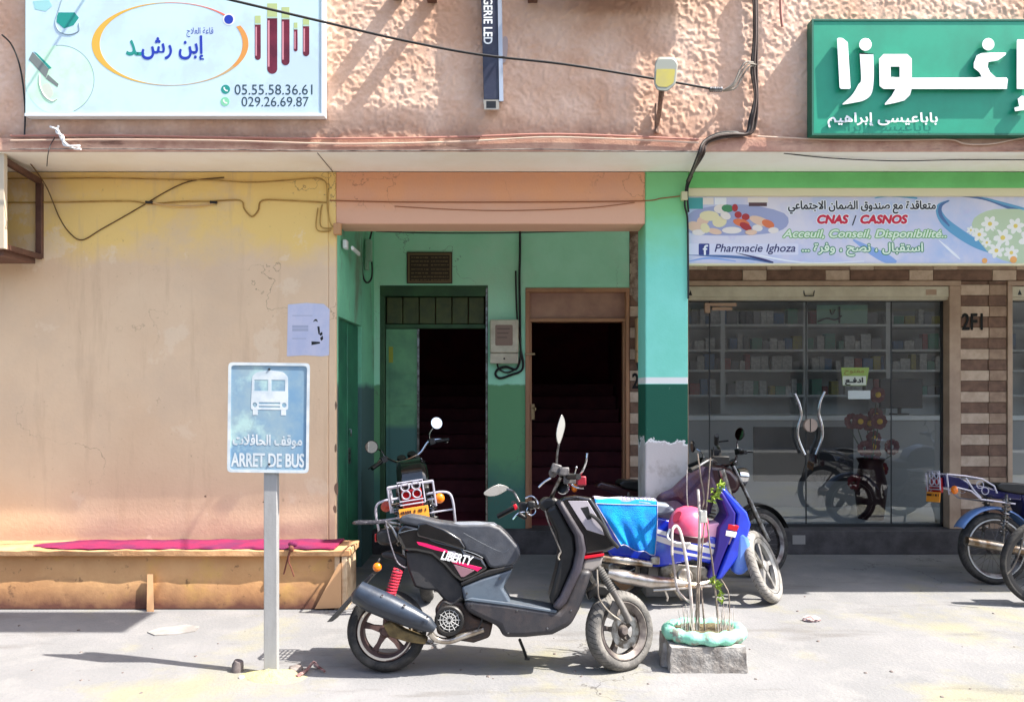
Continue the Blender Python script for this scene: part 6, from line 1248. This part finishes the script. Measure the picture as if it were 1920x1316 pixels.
def rock(name, label, cat, c, size, m_, seed, squash=.7):
    bm = bmesh.new(); bmesh.ops.create_icosphere(bm, subdivisions=3, radius=1); b = MB(); vs = []
    for v in bm.verts:
        n_ = 1 + .35 * mnoise.noise(v.co * 1.3 + Vector((seed, 0, 0))) + .15 * mnoise.noise(v.co * 3.5 + Vector((0, seed, 0))); q_ = v.co * n_; vs.append(Vector(c) + Vector((q_.x * size, q_.y * size, max(q_.z * size * squash, -.01))))
    b.add(vs, [tuple(v.index for v in f.verts) for f in bm.faces]); bm.free(); o = b.build(name, m_, ang=70); tag(o, label, cat); return o
M_rock = mat('brown_grey_rock', (96, 84, 80), .9, second=(140, 132, 126), scale=14, bump=.6)
def G(px, py): Y = F * EYE / (py - HY); return P(px, py, Y)
b = MB(); b.tube([G(445, 1258), G(446, 1258) + Vector((0, 0, .04)), G(448, 1258) + Vector((0, .0, .062))], [.034, .033, .026], 14); o = b.build('pipe_stub', mat('dark_clay', (84, 74, 74), .85, second=(120, 112, 110), scale=14)); tag(o, 'short dark pipe stub poking out of the ground left of the sign post', 'pipe stub')
M_foot = mat('yellowed_mortar', (176, 168, 120), .95, second=(150, 144, 122), scale=10, bump=1, bscale=50)
fo = MB(); vs = [(0, 0, 0)]; cf = G(505, 1268); rr_ = random.Random(21); ring = [(0, .055)] ; vs = []; fs = []
rings = (0, .35, .7, 1.0); n_ = 30
for k_, r_ in enumerate(rings):
    for i in range(n_):
        a = 2 * math.pi * i / n_; q_ = Vector((cf.x + .02 + r_ * .19 * math.cos(a), cf.y + r_ * .11 * math.sin(a), 0)); jit = 1 + .5 * mnoise.noise(q_ * 9) * r_; q_.x = cf.x + .02 + (q_.x - cf.x - .02) * jit; q_.y = cf.y + (q_.y - cf.y) * jit
        q_.z = max(-.004, .034 * (1 - r_ ** 1.5) + .022 * mnoise.noise(q_ * 26) - (.006 if r_ == 1 else 0)); vs.append(q_)
fs = [(k_ * n_ + i, k_ * n_ + (i + 1) % n_, (k_ + 1) * n_ + (i + 1) % n_, (k_ + 1) * n_ + i) for k_ in range(3) for i in range(n_)] + [tuple(range(n_))]
o = fo.add(vs, fs).build('mortar_footing', M_foot, ang=80); tag(o, 'crumbled yellowish mortar mound round the foot of the sign post', 'footing')
rock('stone', 'low brown stone just right of the sign post foot', 'stone', G(556, 1256), .045, M_rock, 3.1); rock('stone', 'small grey stone left of the low brown one beside the post', 'stone', G(534, 1262), .022, M_rock, 8.4); rock('stone', 'pale chip of mortar by the dark pipe stub', 'stone', G(452, 1270), .018, mat('pale_mortar', (190, 184, 178), .9), 5.2)
b = MB(); b.tube([G(556, 1272) + Vector((0, 0, .01)), G(575, 1262) + Vector((0, 0, .02)), G(588, 1252) + Vector((0, 0, .035)), G(598, 1256) + Vector((0, 0, .012))], [.012, .009, .008], 6, 3); b.tube([G(590, 1254) + Vector((0, 0, .03)), G(609, 1262) + Vector((0, 0, .012))], .007, 5); o = b.build('broken_branch', mat('dark_red_twig', (92, 44, 44), .7, second=(160, 130, 124), scale=14)); tag(o, 'broken dark twig lying between the sign post and the scooter', 'twig')
b = MB(); vs = []; bm = bmesh.new(); bmesh.ops.create_icosphere(bm, subdivisions=3, radius=1); c_ = G(1522, 1164)
for v in bm.verts: q_ = v.co * (1 + .5 * mnoise.noise(v.co * 2.4)); vs.append(c_ + Vector((q_.x * .055, q_.y * .035, max(.0, (q_.z + .7) * .022))))
b.add(vs, [tuple(v.index for v in f.verts) for f in bm.faces]); bm.free(); o = b.build('paper_scrap', mat('crumpled_paper', (206, 190, 186), .9, second=(150, 110, 106), scale=20), ang=25); tag(o, 'crumpled scrap of paper on the sunlit ground right of the planter', 'litter')
b = MB(); pts = [(276, 1186), (300, 1178), (350, 1172), (374, 1176), (366, 1184), (330, 1190), (290, 1192)]; b.ext([tuple(G(*p)[:2]) for p in pts], lambda p: (p[0], p[1], .008), lambda p: (p[0], p[1], .0)); o = b.build('flattened_sheet', mat('flattened_card', (150, 146, 142), .9, second=(130, 126, 122), scale=8)); tag(o, 'flattened pale sheet lying in front of the bench', 'litter')
rr_ = random.Random(77); pb_ = None
for i in range(60):
    x, y = rr_.uniform(0, 1920), rr_.choice((rr_.uniform(1150, 1310), rr_.uniform(1060, 1150)))
    if pb_ is None: pb_ = rock('pebble', 'tiny loose stone on the pale ground', 'pebble', (0, 0, 0), .011, M_rock, 2.2); pb_['group'] = 'loose pebbles on the ground'; o = pb_
    else: o = pb_.copy(); COL.objects.link(o)
    o.location = G(x, y); o.rotation_euler = (0, 0, rr_.uniform(0, 6)); s_ = rr_.uniform(.35, 1.1); o.scale = (s_, s_, s_)
